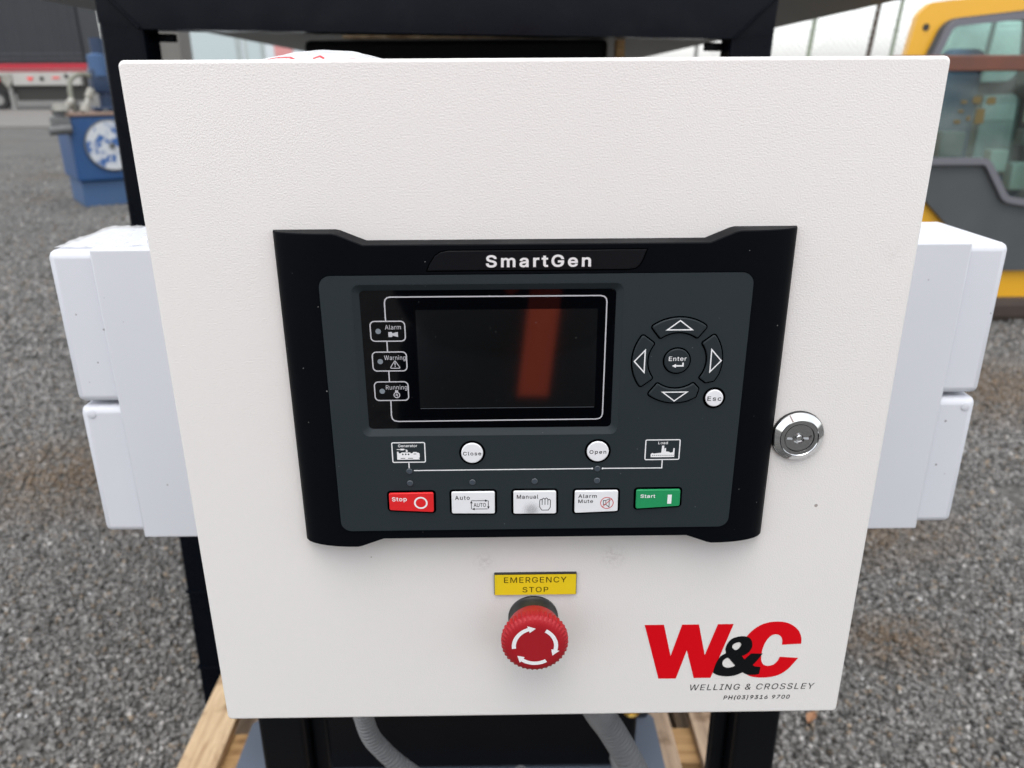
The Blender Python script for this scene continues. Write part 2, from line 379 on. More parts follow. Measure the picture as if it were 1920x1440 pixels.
def tag(o, label, cat, group=None):
    o['label'] = label; o['category'] = cat
    if group: o['group'] = group
    return o

def finish(me, angle=35, smooth=True):
    if smooth:
        me.polygons.foreach_set('use_smooth', [True] * len(me.polygons))
        me.set_sharp_from_angle(angle=R(angle))
    me.update()

def from_bm(name, bm, m, parent=None, angle=35, smooth=True, local=False):
    me = bpy.data.meshes.new(name)
    bmesh.ops.recalc_face_normals(bm, faces=bm.faces)
    bm.to_mesh(me); bm.free()
    finish(me, angle, smooth)
    return link(name, me, m, parent, local)

def flat_faces(o, n):
    """the n largest faces are truly flat: no normals bent by the rounded rim"""
    me = o.data; ar = np.empty(len(me.polygons)); me.polygons.foreach_get('area', ar)
    sm = np.ones(len(ar), bool); sm[np.argsort(ar)[-n:]] = False
    me.polygons.foreach_set('use_smooth', sm); return o

def add_box(bm, x0, x1, y0, y1, z0, z1, bevel=0.0, seg=2):
    vs_ = [bm.verts.new((x, y, z)) for x in (x0, x1) for y in (y0, y1) for z in (z0, z1)]
    f = [(0, 1, 3, 2), (4, 6, 7, 5), (0, 4, 5, 1), (2, 3, 7, 6), (0, 2, 6, 4), (1, 5, 7, 3)]
    fs = [bm.faces.new([vs_[i] for i in q]) for q in f]
    if bevel:
        es = {e for q in fs for e in q.edges}
        bmesh.ops.bevel(bm, geom=list(es), offset=bevel, segments=seg, profile=0.5, affect='EDGES')
    return bm

def box(name, x0, x1, y0, y1, z0, z1, m, parent=None, bevel=0.0, seg=2, local=False):
    bm = bmesh.new(); add_box(bm, x0, x1, y0, y1, z0, z1, bevel, seg)
    return flat_faces(from_bm(name, bm, m, parent, local=local), 6)

def add_bar(bm, p, q, w, d=None, up=(0, 0, 1)):
    p, q = Vector(p), Vector(q); d = d or w
    a = (q - p).normalized(); u = Vector(up)
    if abs(a.dot(u)) > 0.95: u = Vector((0, 1, 0))
    s = a.cross(u).normalized(); t = s.cross(a)
    c = [s * w / 2 * i + t * d / 2 * j for i, j in ((-1, -1), (1, -1), (1, 1), (-1, 1))]
    A = [bm.verts.new(p + k) for k in c]; B = [bm.verts.new(q + k) for k in c]
    bm.faces.new(A[::-1]); bm.faces.new(B)
    for i in range(4):
        bm.faces.new((A[i], A[(i + 1) % 4], B[(i + 1) % 4], B[i]))

def round_poly(pts, rad, seg=5):
    """round the corners of a 2-D polygon; rad may be a number or a list"""
    n = len(pts); out = []
    for i, p in enumerate(pts):
        r = rad[i] if isinstance(rad, (list, tuple)) else rad
        p = Vector(p); a = Vector(pts[i - 1]) - p; b = Vector(pts[(i + 1) % n]) - p
        if r <= 0: out.append(tuple(p)); continue
        la, lb = a.length, b.length; a.normalize(); b.normalize()
        ang = math.acos(max(-1, min(1, a.dot(b))))
        if ang > math.pi - 0.02: out.append(tuple(p)); continue
        d = min(r / math.tan(ang / 2), 0.48 * la, 0.48 * lb)
        r2 = d * math.tan(ang / 2)
        c = p + (a + b).normalized() * (r2 / math.sin(ang / 2))
        s, e = p + a * d - c, p + b * d - c
        a0 = math.atan2(s.y, s.x); a1 = math.atan2(e.y, e.x)
        da = (a1 - a0 + math.pi) % (2 * math.pi) - math.pi
        for k in range(seg + 1):
            t = a0 + da * k / seg
            out.append((c.x + r2 * math.cos(t), c.y + r2 * math.sin(t)))
    return out

def rrect(x0, x1, z0, z1, r, seg=5):
    return round_poly([(x0, z0), (x1, z0), (x1, z1), (x0, z1)], r, seg)

def circle(cx, cz, r, n=40):
    return [(cx + r * math.cos(2 * math.pi * i / n), cz + r * math.sin(2 * math.pi * i / n)) for i in range(n)]

def area2(p):
    return sum(p[i - 1][0] * p[i][1] - p[i][0] * p[i - 1][1] for i in range(len(p))) / 2

def offset_poly(p, d):
    """move every edge of a CCW polygon outwards by d (mitre)"""
    if area2(p) < 0: p = p[::-1]
    out = []; n = len(p)
    for i in range(n):
        a, b, c = Vector(p[i - 1]), Vector(p[i]), Vector(p[(i + 1) % n])
        u = (b - a); v = (c - b)
        if u.length < 1e-9 or v.length < 1e-9: out.append(tuple(b)); continue
        u.normalize(); v.normalize()
        nu = Vector((u.y, -u.x)); nv = Vector((v.y, -v.x))
        k = nu + nv
        if k.length < 1e-6: out.append(tuple(b + nu * d)); continue
        k.normalize()
        out.append(tuple(b + k * (d / max(0.3, k.dot(nu)))))
    return out

MM = 0.001
def flat(name, loops, y, m, parent, thick=0.0):
    """2-D loops in millimetres (x, z) on the door plane, holes allowed -> filled mesh facing the viewer at depth y (m)"""
    cu = bpy.data.curves.new('tmp', 'CURVE'); cu.dimensions = '2D'; cu.fill_mode = 'BOTH' if thick else 'FRONT'
    cu.extrude = thick / 2 * 1000
    for lp in loops:
        s = cu.splines.new('POLY'); s.points.add(len(lp) - 1); s.use_cyclic_u = True
        for pt, q in zip(s.points, lp): pt.co = (q[0], q[1], 0, 1)
    to = bpy.data.objects.new('tmp', cu); COL.objects.link(to)
    dg = bpy.context.evaluated_depsgraph_get(); dg.update()
    me = bpy.data.meshes.new_from_object(to.evaluated_get(dg))
    bpy.data.objects.remove(to); bpy.data.curves.remove(cu)
    me.name = name
    n = len(me.vertices); co = np.empty(n * 3); me.vertices.foreach_get('co', co); co = co.reshape(-1, 3)
    w = np.stack([co[:, 0] * MM, (y + thick / 2) - co[:, 2] * MM, co[:, 1] * MM], 1)
    me.vertices.foreach_set('co', w.ravel())
    me.materials.clear(); finish(me, 30)
    o = link(name, me, m, parent)
    return o

def slab(name, outline, y_back, y_front, m, parent, bevel=0.3, seg=2, angle=50):
    """solid plate from a 2-D outline (mm); front rim rounded by inset rings"""
    if area2(outline) < 0: outline = outline[::-1]
    rings = [(outline, y_back)]
    b = bevel
    for k in range(seg + 1):
        t = math.pi / 2 * k / seg
        rings.append((offset_poly(outline, -b * (1 - math.cos(t))) if k else outline, y_front + b * MM * (1 - math.sin(t))))
    bm = bmesh.new(); vr = []
    for lp, y in rings: vr.append([bm.verts.new((p[0] * MM, y, p[1] * MM)) for p in lp])
    n = len(outline)
    for a, c in zip(vr, vr[1:]):
        for i in range(n): bm.faces.new((a[i], a[(i + 1) % n], c[(i + 1) % n], c[i]))
    bm.faces.new(vr[-1]); bm.faces.new(vr[0][::-1])
    return flat_faces(from_bm(name, bm, m, parent, angle=angle), 2)

def ribbon(pts, w, closed=False):
    """outline loops of a stroked polyline (mm)"""
    if closed:
        p = pts if area2(pts) > 0 else pts[::-1]
        return [offset_poly(p, w / 2), offset_poly(p, -w / 2)[::-1]]
    L, Rr = [], []
    n = len(pts)
    for i in range(n):
        p = Vector(pts[i])
        d1 = (Vector(pts[i]) - Vector(pts[i - 1])).normalized() if i else None
        d2 = (Vector(pts[i + 1]) - Vector(pts[i])).normalized() if i < n - 1 else None
        d = d1 if d2 is None else d2 if d1 is None else (d1 + d2).normalized()
        nn = Vector((-d.y, d.x)); s = w / 2
        if d1 is not None and d2 is not None: s /= max(0.35, nn.dot(Vector((-d1.y, d1.x))))
        L.append(tuple(p + nn * s)); Rr.append(tuple(p - nn * s))
    return [L + Rr[::-1]]

# outlines of the plain sans-serif capitals and letters used on the labels: advance width, contours (x, y pairs, 1000 per em)
GLYPHS = {
    '&': (448, [[197,-7,165,-5,136,1,110,12,88,26,69,42,54,62,43,84,36,108,34,133,36,154,40,173,47,189,58,205,70,220,85,235,101,249,120,264,140,279,216,335,237,352,243,359,249,367,255,375,259,384,261,394,262,405,260,420,255,434,245,445,233,454,219,459,201,461,189,460,178,457,168,453,159,447,151,440,145,431,141,421,138,411,137,399,138,386,141,375,145,363,152,352,159,340,169,327,204,284,438,0,364,0,171,231,121,293,108,310,96,327,87,344,81,361,77,379,75,398,77,420,82,440,91,458,102,474,117,488,134,499,154,507,176,512,200,513,224,512,246,507,266,499,283,488,297,475,308,459,317,442,322,424,324,404,323,389,320,375,315,362,309,349,301,336,291,325,281,314,269,303,256,293,154,217,135,202,121,188,110,174,103,161,98,146,97,131,98,115,102,101,109,87,118,76,130,66,143,57,158,51,175,48,193,46,213,48,232,52,251,59,269,69,286,81,301,95,315,112,327,131,336,151,343,174,348,198,349,224,408,224,406,194,403,167,397,144,389,124,380,107,371,92,345,62,333,47,315,30,294,17,271,7,246,-1,221,-5]]),
    '(': (273, [[89,207,90,244,94,283,101,324,105,348,111,372,117,395,124,418,132,441,145,477,160,510,177,539,236,539,219,503,204,466,191,428,179,390,169,351,161,313,156,276,152,241,151,207,152,176,155,145,160,115,167,83,177,50,188,16,196,-5,205,-27,214,-49,225,-72,236,-96,177,-96,160,-66,145,-36,132,-6,121,24,111,55,103,85,97,116,93,146,90,176]]),
    ')': (273, [[37,-96,49,-72,59,-48,69,-25,78,-3,86,18,97,52,106,85,113,116,118,147,121,177,122,207,121,241,117,276,112,313,104,351,94,390,82,428,69,466,54,503,37,539,97,539,113,510,128,477,142,441,149,418,156,395,162,372,168,348,173,323,179,283,183,244,184,207,183,176,180,145,176,115,170,84,161,53,152,23,140,-7,127,-37,113,-67,97,-96]]),
    '0': (453, [[227,-7,191,-3,158,7,130,24,105,48,85,77,69,113,61,138,55,164,51,192,49,222,48,254,49,286,51,316,55,344,61,370,69,395,85,431,106,461,130,484,159,502,191,512,227,516,262,512,295,502,323,484,348,461,368,431,384,395,392,370,398,344,402,316,404,286,405,254,404,222,402,192,398,164,392,138,384,113,368,77,348,48,323,24,295,7,263,-3],[227,50,250,52,271,60,290,74,306,92,320,116,330,144,338,176,342,213,344,254,342,295,338,332,330,365,320,393,306,416,290,435,271,449,250,457,227,460,203,457,182,449,163,435,147,416,134,393,123,365,115,332,111,295,109,254,111,213,115,176,123,144,134,116,147,92,163,74,182,60,203,52]]),
    '1': (453, [[76,0,76,55,391,55,391,0],[276,509,276,0,212,0,212,448,209,448,86,358,86,427,198,509]]),
    '3': (453, [[218,-7,188,-5,159,1,133,10,108,22,88,38,70,57,57,79,48,104,44,132,109,132,112,115,118,100,126,87,137,76,150,66,165,59,182,54,200,51,219,50,239,51,258,55,275,61,291,69,304,80,315,93,323,108,328,125,329,145,328,163,323,180,316,196,306,211,292,223,275,234,254,241,229,246,201,248,157,248,157,299,288,448,288,452,70,452,70,509,372,509,372,461,211,278,211,289,247,290,279,286,308,276,333,262,354,244,371,222,383,198,391,173,393,145,390,116,383,90,370,66,354,45,333,27,309,12,281,2,251,-5]]),
    '6': (453, [[226,-7,196,-4,168,3,142,15,119,31,100,51,84,74,73,101,66,130,64,162,65,187,71,212,80,239,93,268,112,302,137,340,252,509,322,509,151,261,145,261,151,270,157,279,165,288,174,295,184,302,196,307,208,311,221,313,235,314,265,312,291,305,316,295,337,280,355,262,370,240,380,215,387,187,389,157,387,127,379,98,368,73,352,50,333,30,310,14,284,3,257,-4],[226,48,245,50,263,55,279,63,293,73,304,86,314,101,322,119,326,137,327,157,326,178,322,196,314,213,304,228,293,241,279,251,263,259,245,264,226,265,207,264,190,259,174,252,160,241,148,229,138,214,131,197,126,179,125,158,126,138,131,119,138,102,148,86,160,73,174,63,190,55,207,50]]),
    '7': (453, [[97,0,323,448,323,452,62,452,62,509,391,509,391,449,165,0]]),
    '9': (453, [[226,516,256,513,285,506,310,494,333,478,352,458,368,434,380,408,387,378,389,347,387,322,382,296,373,270,359,240,340,207,315,168,200,0,130,0,301,248,307,248,302,238,295,229,287,221,278,214,268,207,257,202,245,198,232,195,218,195,188,197,161,203,137,214,116,229,98,247,83,269,72,294,66,321,64,352,66,382,73,411,85,436,101,459,120,479,143,494,168,506,196,513],[226,460,207,459,190,454,174,446,160,435,148,423,138,407,131,390,127,372,125,352,127,331,131,313,138,295,148,280,160,268,174,257,190,250,207,245,226,243,245,245,263,249,279,257,293,267,305,280,314,295,322,312,326,330,327,350,326,371,322,390,314,407,305,422,293,435,279,446,263,454,245,459]]),
    'A': (480, [[16,0,201,509,276,509,463,0,395,0,287,302,264,372,232,478,245,478,213,371,191,302,85,0],[110,142,110,199,370,199,370,142]]),
    'C': (510, [[267,-7,242,-6,217,-2,194,5,171,13,150,25,131,39,113,55,97,73,82,93,70,115,59,140,51,166,45,193,41,223,40,254,41,285,45,315,51,343,59,369,70,393,82,415,97,436,113,454,131,470,150,484,171,495,194,504,217,510,242,514,267,516,293,514,317,511,340,504,362,496,383,485,402,471,419,456,435,438,448,418,459,397,467,373,473,348,408,348,404,365,397,380,389,395,380,407,369,418,357,428,344,437,330,444,315,449,300,453,284,455,267,456,237,453,209,445,184,432,161,414,141,391,125,364,113,332,106,295,103,254,106,213,113,177,125,145,141,117,161,94,184,76,210,63,237,56,267,53,284,54,300,56,315,60,330,65,344,72,357,81,369,90,380,102,389,114,397,128,404,144,408,160,473,160,467,135,459,112,448,91,435,71,420,53,402,38,383,24,363,13,341,5,317,-2,293,-6]]),
    'E': (419, [[60,0,60,509,372,509,372,452,125,452,125,286,355,286,355,229,125,229,125,57,375,57,375,0]]),
    'G': (520, [[269,-7,242,-6,217,-2,193,5,171,14,149,25,130,39,112,55,96,73,82,93,69,116,59,140,51,166,45,194,41,223,40,254,41,285,45,315,51,343,59,369,69,393,82,415,96,436,112,454,129,470,149,484,170,495,192,504,215,510,239,514,265,516,291,514,316,510,340,504,363,494,384,483,403,469,421,453,436,436,449,416,460,395,468,373,474,349,408,349,402,365,395,379,387,393,378,406,368,417,356,427,344,436,330,443,315,448,300,453,283,455,265,456,236,453,209,445,183,432,160,414,141,392,125,364,113,332,106,295,103,254,106,213,113,177,125,145,141,117,161,95,184,76,210,63,238,56,269,53,296,55,322,61,345,71,365,85,382,102,396,123,407,147,413,173,415,202,434,199,283,199,283,256,478,256,478,200,475,160,466,124,451,91,431,62,406,38,377,19,344,5,308,-4]]),
    'H': (517, [[60,0,60,509,125,509,125,289,392,289,392,509,457,509,457,0,392,0,392,232,125,232,125,0]]),
    'I': (301, [[31,0,31,57,118,57,118,452,31,452,31,509,269,509,269,452,183,452,183,57,269,57,269,0]]),
    'L': (393, [[60,0,60,509,125,509,125,57,361,57,361,0]]),
    'M': (628, [[60,0,60,509,152,509,277,187,287,159,299,123,311,84,322,49,307,49,318,83,330,121,342,158,352,187,476,509,568,509,568,0,504,0,504,291,504,327,505,369,506,413,507,457,513,457,498,409,482,363,467,322,456,291,342,0,286,0,170,291,159,321,145,361,129,408,112,457,119,457,120,416,121,372,122,328,122,291,122,0]]),
    'N': (523, [[60,0,60,509,136,509,343,183,363,151,388,107,414,55,405,54,401,108,399,157,399,195,399,509,463,509,463,0,387,0,202,290,177,331,148,381,108,452,119,454,122,384,124,328,125,291,125,0]]),
    'O': (533, [[267,-7,241,-6,217,-2,194,5,171,13,150,25,131,39,113,55,97,73,82,93,70,115,59,140,51,166,45,193,41,223,40,254,41,285,45,315,51,343,59,369,70,393,82,415,97,436,113,454,131,470,150,484,171,495,194,504,217,510,241,514,267,516,293,514,317,510,340,504,363,495,384,484,403,470,421,454,437,436,451,415,464,393,474,369,482,343,488,315,492,285,493,254,492,223,488,193,482,166,474,140,464,115,451,93,437,73,421,55,403,39,384,25,363,13,340,5,317,-2,293,-6],[267,53,296,55,324,63,349,76,372,94,392,116,408,144,420,176,428,213,430,254,428,295,420,332,408,365,392,392,372,415,349,433,324,446,296,453,267,456,237,453,210,445,184,433,161,415,142,392,125,364,113,332,106,295,103,254,106,213,113,176,125,144,142,117,161,94,184,76,210,63,237,55]]),
    'P': (445, [[60,0,60,509,235,509,272,506,305,499,332,487,356,471,375,452,390,430,400,404,407,377,409,348,407,318,400,291,390,265,375,243,356,223,332,207,305,195,272,188,235,186,109,186,109,242,233,242,257,244,279,248,297,256,312,266,324,279,333,294,339,310,343,328,344,348,343,367,339,385,333,402,324,416,312,428,297,439,279,446,257,451,232,452,125,452,125,0]]),
    'R': (449, [[60,0,60,509,236,509,273,506,305,500,333,489,356,473,376,455,390,433,401,408,407,381,409,352,407,323,401,296,390,271,376,250,356,232,333,217,305,206,273,200,236,198,96,198,96,255,234,255,258,256,280,260,298,267,313,276,325,287,334,300,340,316,344,333,345,352,344,371,340,389,334,405,325,419,313,430,298,440,279,446,258,451,233,452,125,452,125,0],[353,0,230,229,303,229,428,0]]),
    'S': (447, [[224,-9,188,-7,156,-1,128,9,102,23,81,40,64,60,51,83,42,109,38,137,104,137,108,118,114,102,123,88,136,76,150,66,166,59,185,53,204,50,224,49,246,50,267,54,286,60,303,69,317,79,329,92,338,106,344,122,346,139,344,154,340,168,332,179,322,189,310,197,296,205,280,211,263,217,245,222,184,239,145,253,112,269,86,289,67,313,56,341,52,372,54,400,62,425,75,448,92,468,113,484,138,498,165,508,195,514,227,516,259,514,289,508,316,498,340,484,360,468,377,449,390,427,398,403,401,378,337,378,332,402,320,421,302,437,280,449,254,456,225,459,204,457,185,454,167,448,152,440,139,430,129,418,121,405,117,391,115,376,117,359,122,345,131,334,142,324,155,315,169,308,184,302,198,297,212,293,264,279,312,264,328,256,344,248,359,238,372,226,384,213,395,198,402,180,407,161,408,139,406,112,399,87,386,64,370,43,349,25,323,11,294,0,261,-7]]),
    'T': (449, [[32,452,32,509,417,509,417,452,257,452,257,0,193,0,193,452]]),
    'U': (517, [[259,-8,220,-6,186,2,154,15,126,33,103,55,85,80,71,108,63,140,60,173,60,509,124,509,124,178,126,155,132,133,141,113,153,95,169,80,187,68,208,59,232,53,259,52,285,53,309,59,331,68,349,80,364,95,377,113,385,133,391,155,393,178,393,509,457,509,457,173,454,140,446,108,433,80,414,55,391,33,363,15,332,2,297,-6]]),
    'W': (686, [[155,0,16,509,82,509,163,196,175,145,187,94,197,40,189,40,200,94,211,145,224,196,306,509,380,509,462,196,474,145,486,94,497,40,488,40,499,94,510,145,523,196,603,509,670,509,530,0,455,0,368,323,351,391,336,475,350,475,335,395,318,323,230,0]]),
    'Y': (472, [[203,0,203,208,16,509,91,509,192,344,222,292,231,274,240,254,250,230,224,230,233,254,242,275,251,293,280,344,381,509,455,509,268,208,268,0]]),
    'a': (389, [[160,-9,137,-7,115,-3,94,5,76,15,60,29,48,45,38,63,32,84,30,108,32,128,36,146,43,161,53,174,64,184,78,193,92,200,108,206,125,211,178,220,234,227,247,229,257,231,265,235,271,240,274,246,276,255,276,257,275,272,272,285,267,297,260,307,251,315,240,322,227,327,212,330,196,331,178,330,163,327,149,322,137,316,127,309,118,301,110,292,104,283,100,274,41,291,51,313,64,331,79,346,95,358,114,368,133,375,153,380,173,383,194,384,208,384,223,382,239,379,255,375,271,369,286,360,300,350,312,336,322,320,330,301,335,278,337,251,337,0,277,0,277,52,272,52,267,43,260,34,252,25,242,16,229,8,215,1,199,-4,181,-7],[170,45,192,47,211,51,228,59,242,68,254,80,263,93,270,108,274,122,276,138,276,190,272,187,267,184,259,182,231,176,200,171,175,168,161,166,147,163,134,159,122,153,112,147,103,139,97,130,93,118,92,105,93,93,96,82,102,72,109,64,119,57,130,52,142,48,156,46]]),
    'c': (396, [[207,-8,174,-5,144,3,117,16,93,35,72,58,56,85,44,116,37,150,34,187,37,225,44,260,56,291,72,318,93,341,117,360,144,374,174,382,207,384,226,384,243,381,260,377,276,371,291,364,305,356,318,346,330,335,340,322,349,308,356,293,362,277,303,262,300,272,295,281,290,289,284,297,278,304,270,311,261,316,252,321,242,325,231,328,220,329,207,330,184,328,163,321,145,310,130,296,118,278,108,258,102,236,98,212,96,187,98,163,102,139,108,117,118,97,130,80,145,66,163,55,184,49,207,46,220,47,232,49,243,52,253,55,262,60,271,66,279,73,285,80,292,89,297,98,301,107,304,117,363,102,357,86,350,70,341,56,331,43,319,32,306,21,292,12,277,5,261,-1,244,-5,226,-7]]),
    'd': (424, [[195,-8,165,-6,137,3,111,16,89,34,70,57,55,84,43,116,36,151,34,189,36,227,43,261,55,293,70,320,89,342,112,361,137,374,165,382,196,384,218,383,237,379,253,373,267,364,278,355,287,346,306,319,311,319,311,509,372,509,372,0,313,0,313,59,307,59,287,31,277,21,266,12,252,4,236,-3,217,-7],[205,47,226,49,246,55,263,65,278,78,290,95,299,115,306,138,310,162,312,189,310,216,306,241,300,263,290,282,278,299,263,312,246,322,227,328,205,330,182,328,162,322,145,311,130,298,118,281,108,261,102,239,98,215,96,189,98,163,102,139,109,117,118,97,130,80,145,66,162,55,182,49]]),
    'e': (404, [[212,-8,177,-5,145,3,117,16,92,35,72,58,56,85,44,116,37,150,34,187,36,224,44,258,55,290,71,317,91,340,115,359,142,373,172,382,205,384,226,383,246,380,266,374,285,366,303,355,319,341,334,324,347,305,357,282,365,256,370,227,371,194,371,169,75,169,75,221,338,221,310,202,308,226,304,248,298,269,288,286,277,301,263,314,246,323,227,328,205,330,183,328,164,323,146,313,131,301,119,286,109,270,102,251,97,231,96,211,96,178,98,151,102,127,110,106,121,88,135,73,151,61,169,53,190,48,212,46,227,47,241,49,254,53,265,58,276,65,285,73,294,82,300,93,306,105,365,91,358,72,348,55,335,39,320,26,302,14,283,4,261,-3,237,-7]]),
    'g': (425, [[207,-151,180,-149,156,-146,134,-140,114,-132,97,-122,82,-110,70,-97,59,-84,51,-69,101,-41,122,-66,131,-74,142,-82,154,-88,169,-93,187,-96,207,-97,236,-95,261,-87,282,-75,298,-58,308,-34,311,-6,311,68,306,68,287,41,277,32,266,23,252,16,236,10,217,6,195,5,165,7,138,14,113,27,90,43,71,65,55,90,43,120,36,154,34,191,36,229,43,263,55,293,71,320,90,342,112,361,138,374,166,382,196,384,218,383,237,379,253,373,267,365,279,356,288,346,308,319,313,319,313,379,372,379,372,-9,370,-40,363,-67,350,-90,334,-109,314,-124,291,-136,265,-144,237,-149],[205,59,227,61,246,66,264,75,278,87,290,103,300,121,307,142,311,166,312,193,311,219,307,242,300,264,291,283,279,299,264,312,247,322,227,328,205,330,182,328,163,322,145,312,130,298,118,282,109,262,102,241,98,218,96,193,98,167,102,144,109,123,118,104,131,88,145,76,163,66,183,61]]),
    'i': (167, [[53,0,53,379,114,379,114,0],[84,443,73,444,63,448,54,455,47,463,43,472,41,483,43,494,47,504,54,512,63,518,73,522,84,524,95,522,105,518,114,512,121,504,125,494,126,483,125,472,121,463,114,455,105,448,95,444]]),
    'l': (189, [[139,-2,112,0,91,8,74,20,62,37,55,59,53,84,53,509,114,509,114,99,114,83,117,71,120,62,126,57,135,53,146,52,160,53,170,54,181,3,162,-1]]),
    'm': (610, [[53,0,53,379,112,379,112,295,108,295,114,314,122,331,132,346,144,358,158,368,172,376,187,382,203,385,219,386,245,383,268,375,287,361,303,342,314,320,321,295,312,295,318,312,326,329,337,343,350,356,364,366,381,375,398,381,417,385,437,386,458,385,478,380,497,372,514,361,529,346,541,328,550,307,555,283,557,255,557,0,496,0,496,254,493,279,485,298,473,313,456,323,438,329,419,330,402,329,387,326,374,320,363,312,353,302,345,290,340,277,336,263,335,247,335,0,274,0,274,260,272,280,265,297,253,311,238,322,220,328,199,330,185,329,171,326,158,320,145,312,135,302,126,289,119,274,115,257,114,238,114,0]]),
    'n': (410, [[114,227,114,0,53,0,53,379,112,379,112,287,102,287,116,319,132,344,152,362,175,374,200,382,227,384,252,383,275,377,295,369,313,356,328,340,341,321,350,298,355,271,357,240,357,0,296,0,296,235,293,263,286,286,273,304,256,318,235,326,210,329,192,328,176,324,161,317,147,308,136,297,126,283,119,266,115,248]]),
    'o': (415, [[207,-8,174,-5,144,3,117,16,93,35,72,58,56,85,44,116,37,150,34,187,37,225,44,260,56,291,72,318,93,341,117,360,144,374,174,382,207,384,241,382,271,374,299,360,323,341,343,318,359,291,371,260,379,225,381,187,379,150,371,116,359,85,343,58,323,35,299,16,271,3,241,-5],[207,46,231,49,252,55,270,66,285,80,298,97,307,117,314,139,318,163,319,187,318,212,314,236,307,258,298,278,285,296,270,310,252,321,231,328,207,330,184,328,163,321,145,310,130,296,118,278,108,258,102,236,98,212,96,187,98,163,102,139,108,117,118,97,130,80,145,66,163,55,184,49]]),
    'p': (424, [[53,-143,53,379,112,379,112,319,118,319,137,346,147,355,158,364,171,373,188,379,207,383,229,384,259,382,287,374,313,361,335,342,354,320,370,293,381,261,388,227,390,189,388,151,381,116,370,84,355,57,336,34,313,16,288,3,260,-6,229,-8,208,-7,189,-3,173,4,159,12,147,21,138,31,118,59,114,59,114,-143],[220,47,242,49,262,55,279,66,294,80,306,97,316,117,323,139,327,163,328,189,327,215,323,239,316,261,307,281,295,298,280,311,262,322,243,328,220,330,198,328,178,322,161,312,147,299,134,282,125,263,118,241,114,216,113,189,114,162,118,138,125,115,135,95,147,78,162,65,179,55,198,49]]),
    'r': (259, [[53,0,53,379,112,379,112,321,115,321,124,339,137,354,152,367,171,377,191,383,213,385,229,384,243,384,243,322,230,324,207,326,190,324,174,321,159,315,146,306,135,296,126,284,119,269,115,254,114,237,114,0]]),
    's': (365, [[182,-8,157,-7,133,-3,112,3,93,12,76,24,62,38,50,54,41,73,36,94,94,107,101,87,111,72,124,60,141,52,160,47,181,45,206,47,227,53,244,62,258,74,265,88,268,103,266,115,262,126,254,136,243,144,229,150,212,155,149,170,118,180,92,192,72,208,58,227,50,249,47,274,49,295,55,314,65,332,79,347,95,360,115,370,137,378,161,383,187,384,212,383,234,379,254,372,271,363,286,352,299,339,309,324,318,308,324,290,268,277,262,291,254,304,243,316,228,325,210,331,187,333,166,331,147,326,131,317,119,305,111,292,109,277,110,264,115,253,124,243,136,235,152,229,172,223,229,209,261,200,287,187,306,171,320,153,328,131,331,107,329,85,323,65,312,47,298,31,281,18,260,6,236,-2,210,-7]]),
    't': (227, [[204,379,204,327,6,327,6,379],[65,471,126,471,126,98,127,83,130,70,136,61,144,55,156,51,170,50,185,51,202,54,213,2,192,-3,168,-4,138,-1,113,7,92,21,77,41,68,64,65,93]]),
    'u': (410, [[182,-5,158,-3,135,2,115,11,97,23,82,39,69,59,60,82,54,109,53,139,53,379,114,379,114,144,116,117,124,94,137,75,154,61,175,53,200,50,218,51,234,55,249,62,263,71,274,83,283,97,290,113,295,132,296,153,296,379,357,379,357,0,298,0,298,92,307,92,294,60,277,35,257,17,234,5,209,-3]]),
    'x': (379, [[21,0,171,218,171,171,29,379,100,379,147,306,179,253,207,206,175,206,202,253,211,270,222,287,233,306,282,379,352,379,209,169,209,214,358,0,287,0,231,85,200,136,173,182,205,182,178,136,170,120,160,103,148,85,91,0]]),
    ' ': (188, []),
}
CAP_H = 509
def grow(p, d):
    """shift every edge of a contour to its right by d: outer contours swell, counters shrink"""
    q = []
    for v in p:
        if not q or math.hypot(v[0] - q[-1][0], v[1] - q[-1][1]) > 7: q.append(v)
    out = []; n = len(q)
    for i in range(n):
        a, b, c = Vector(q[i - 1]), Vector(q[i]), Vector(q[(i + 1) % n])
        u = (b - a).normalized(); v = (c - b).normalized()
        nu = Vector((u.y, -u.x)); nv = Vector((v.y, -v.x)); k = nu + nv
        if k.length < .2: out.append(tuple(b + nu * d)); continue
        k.normalize(); out.append(tuple(b + k * (d / max(.55, k.dot(nu)))))
    return out
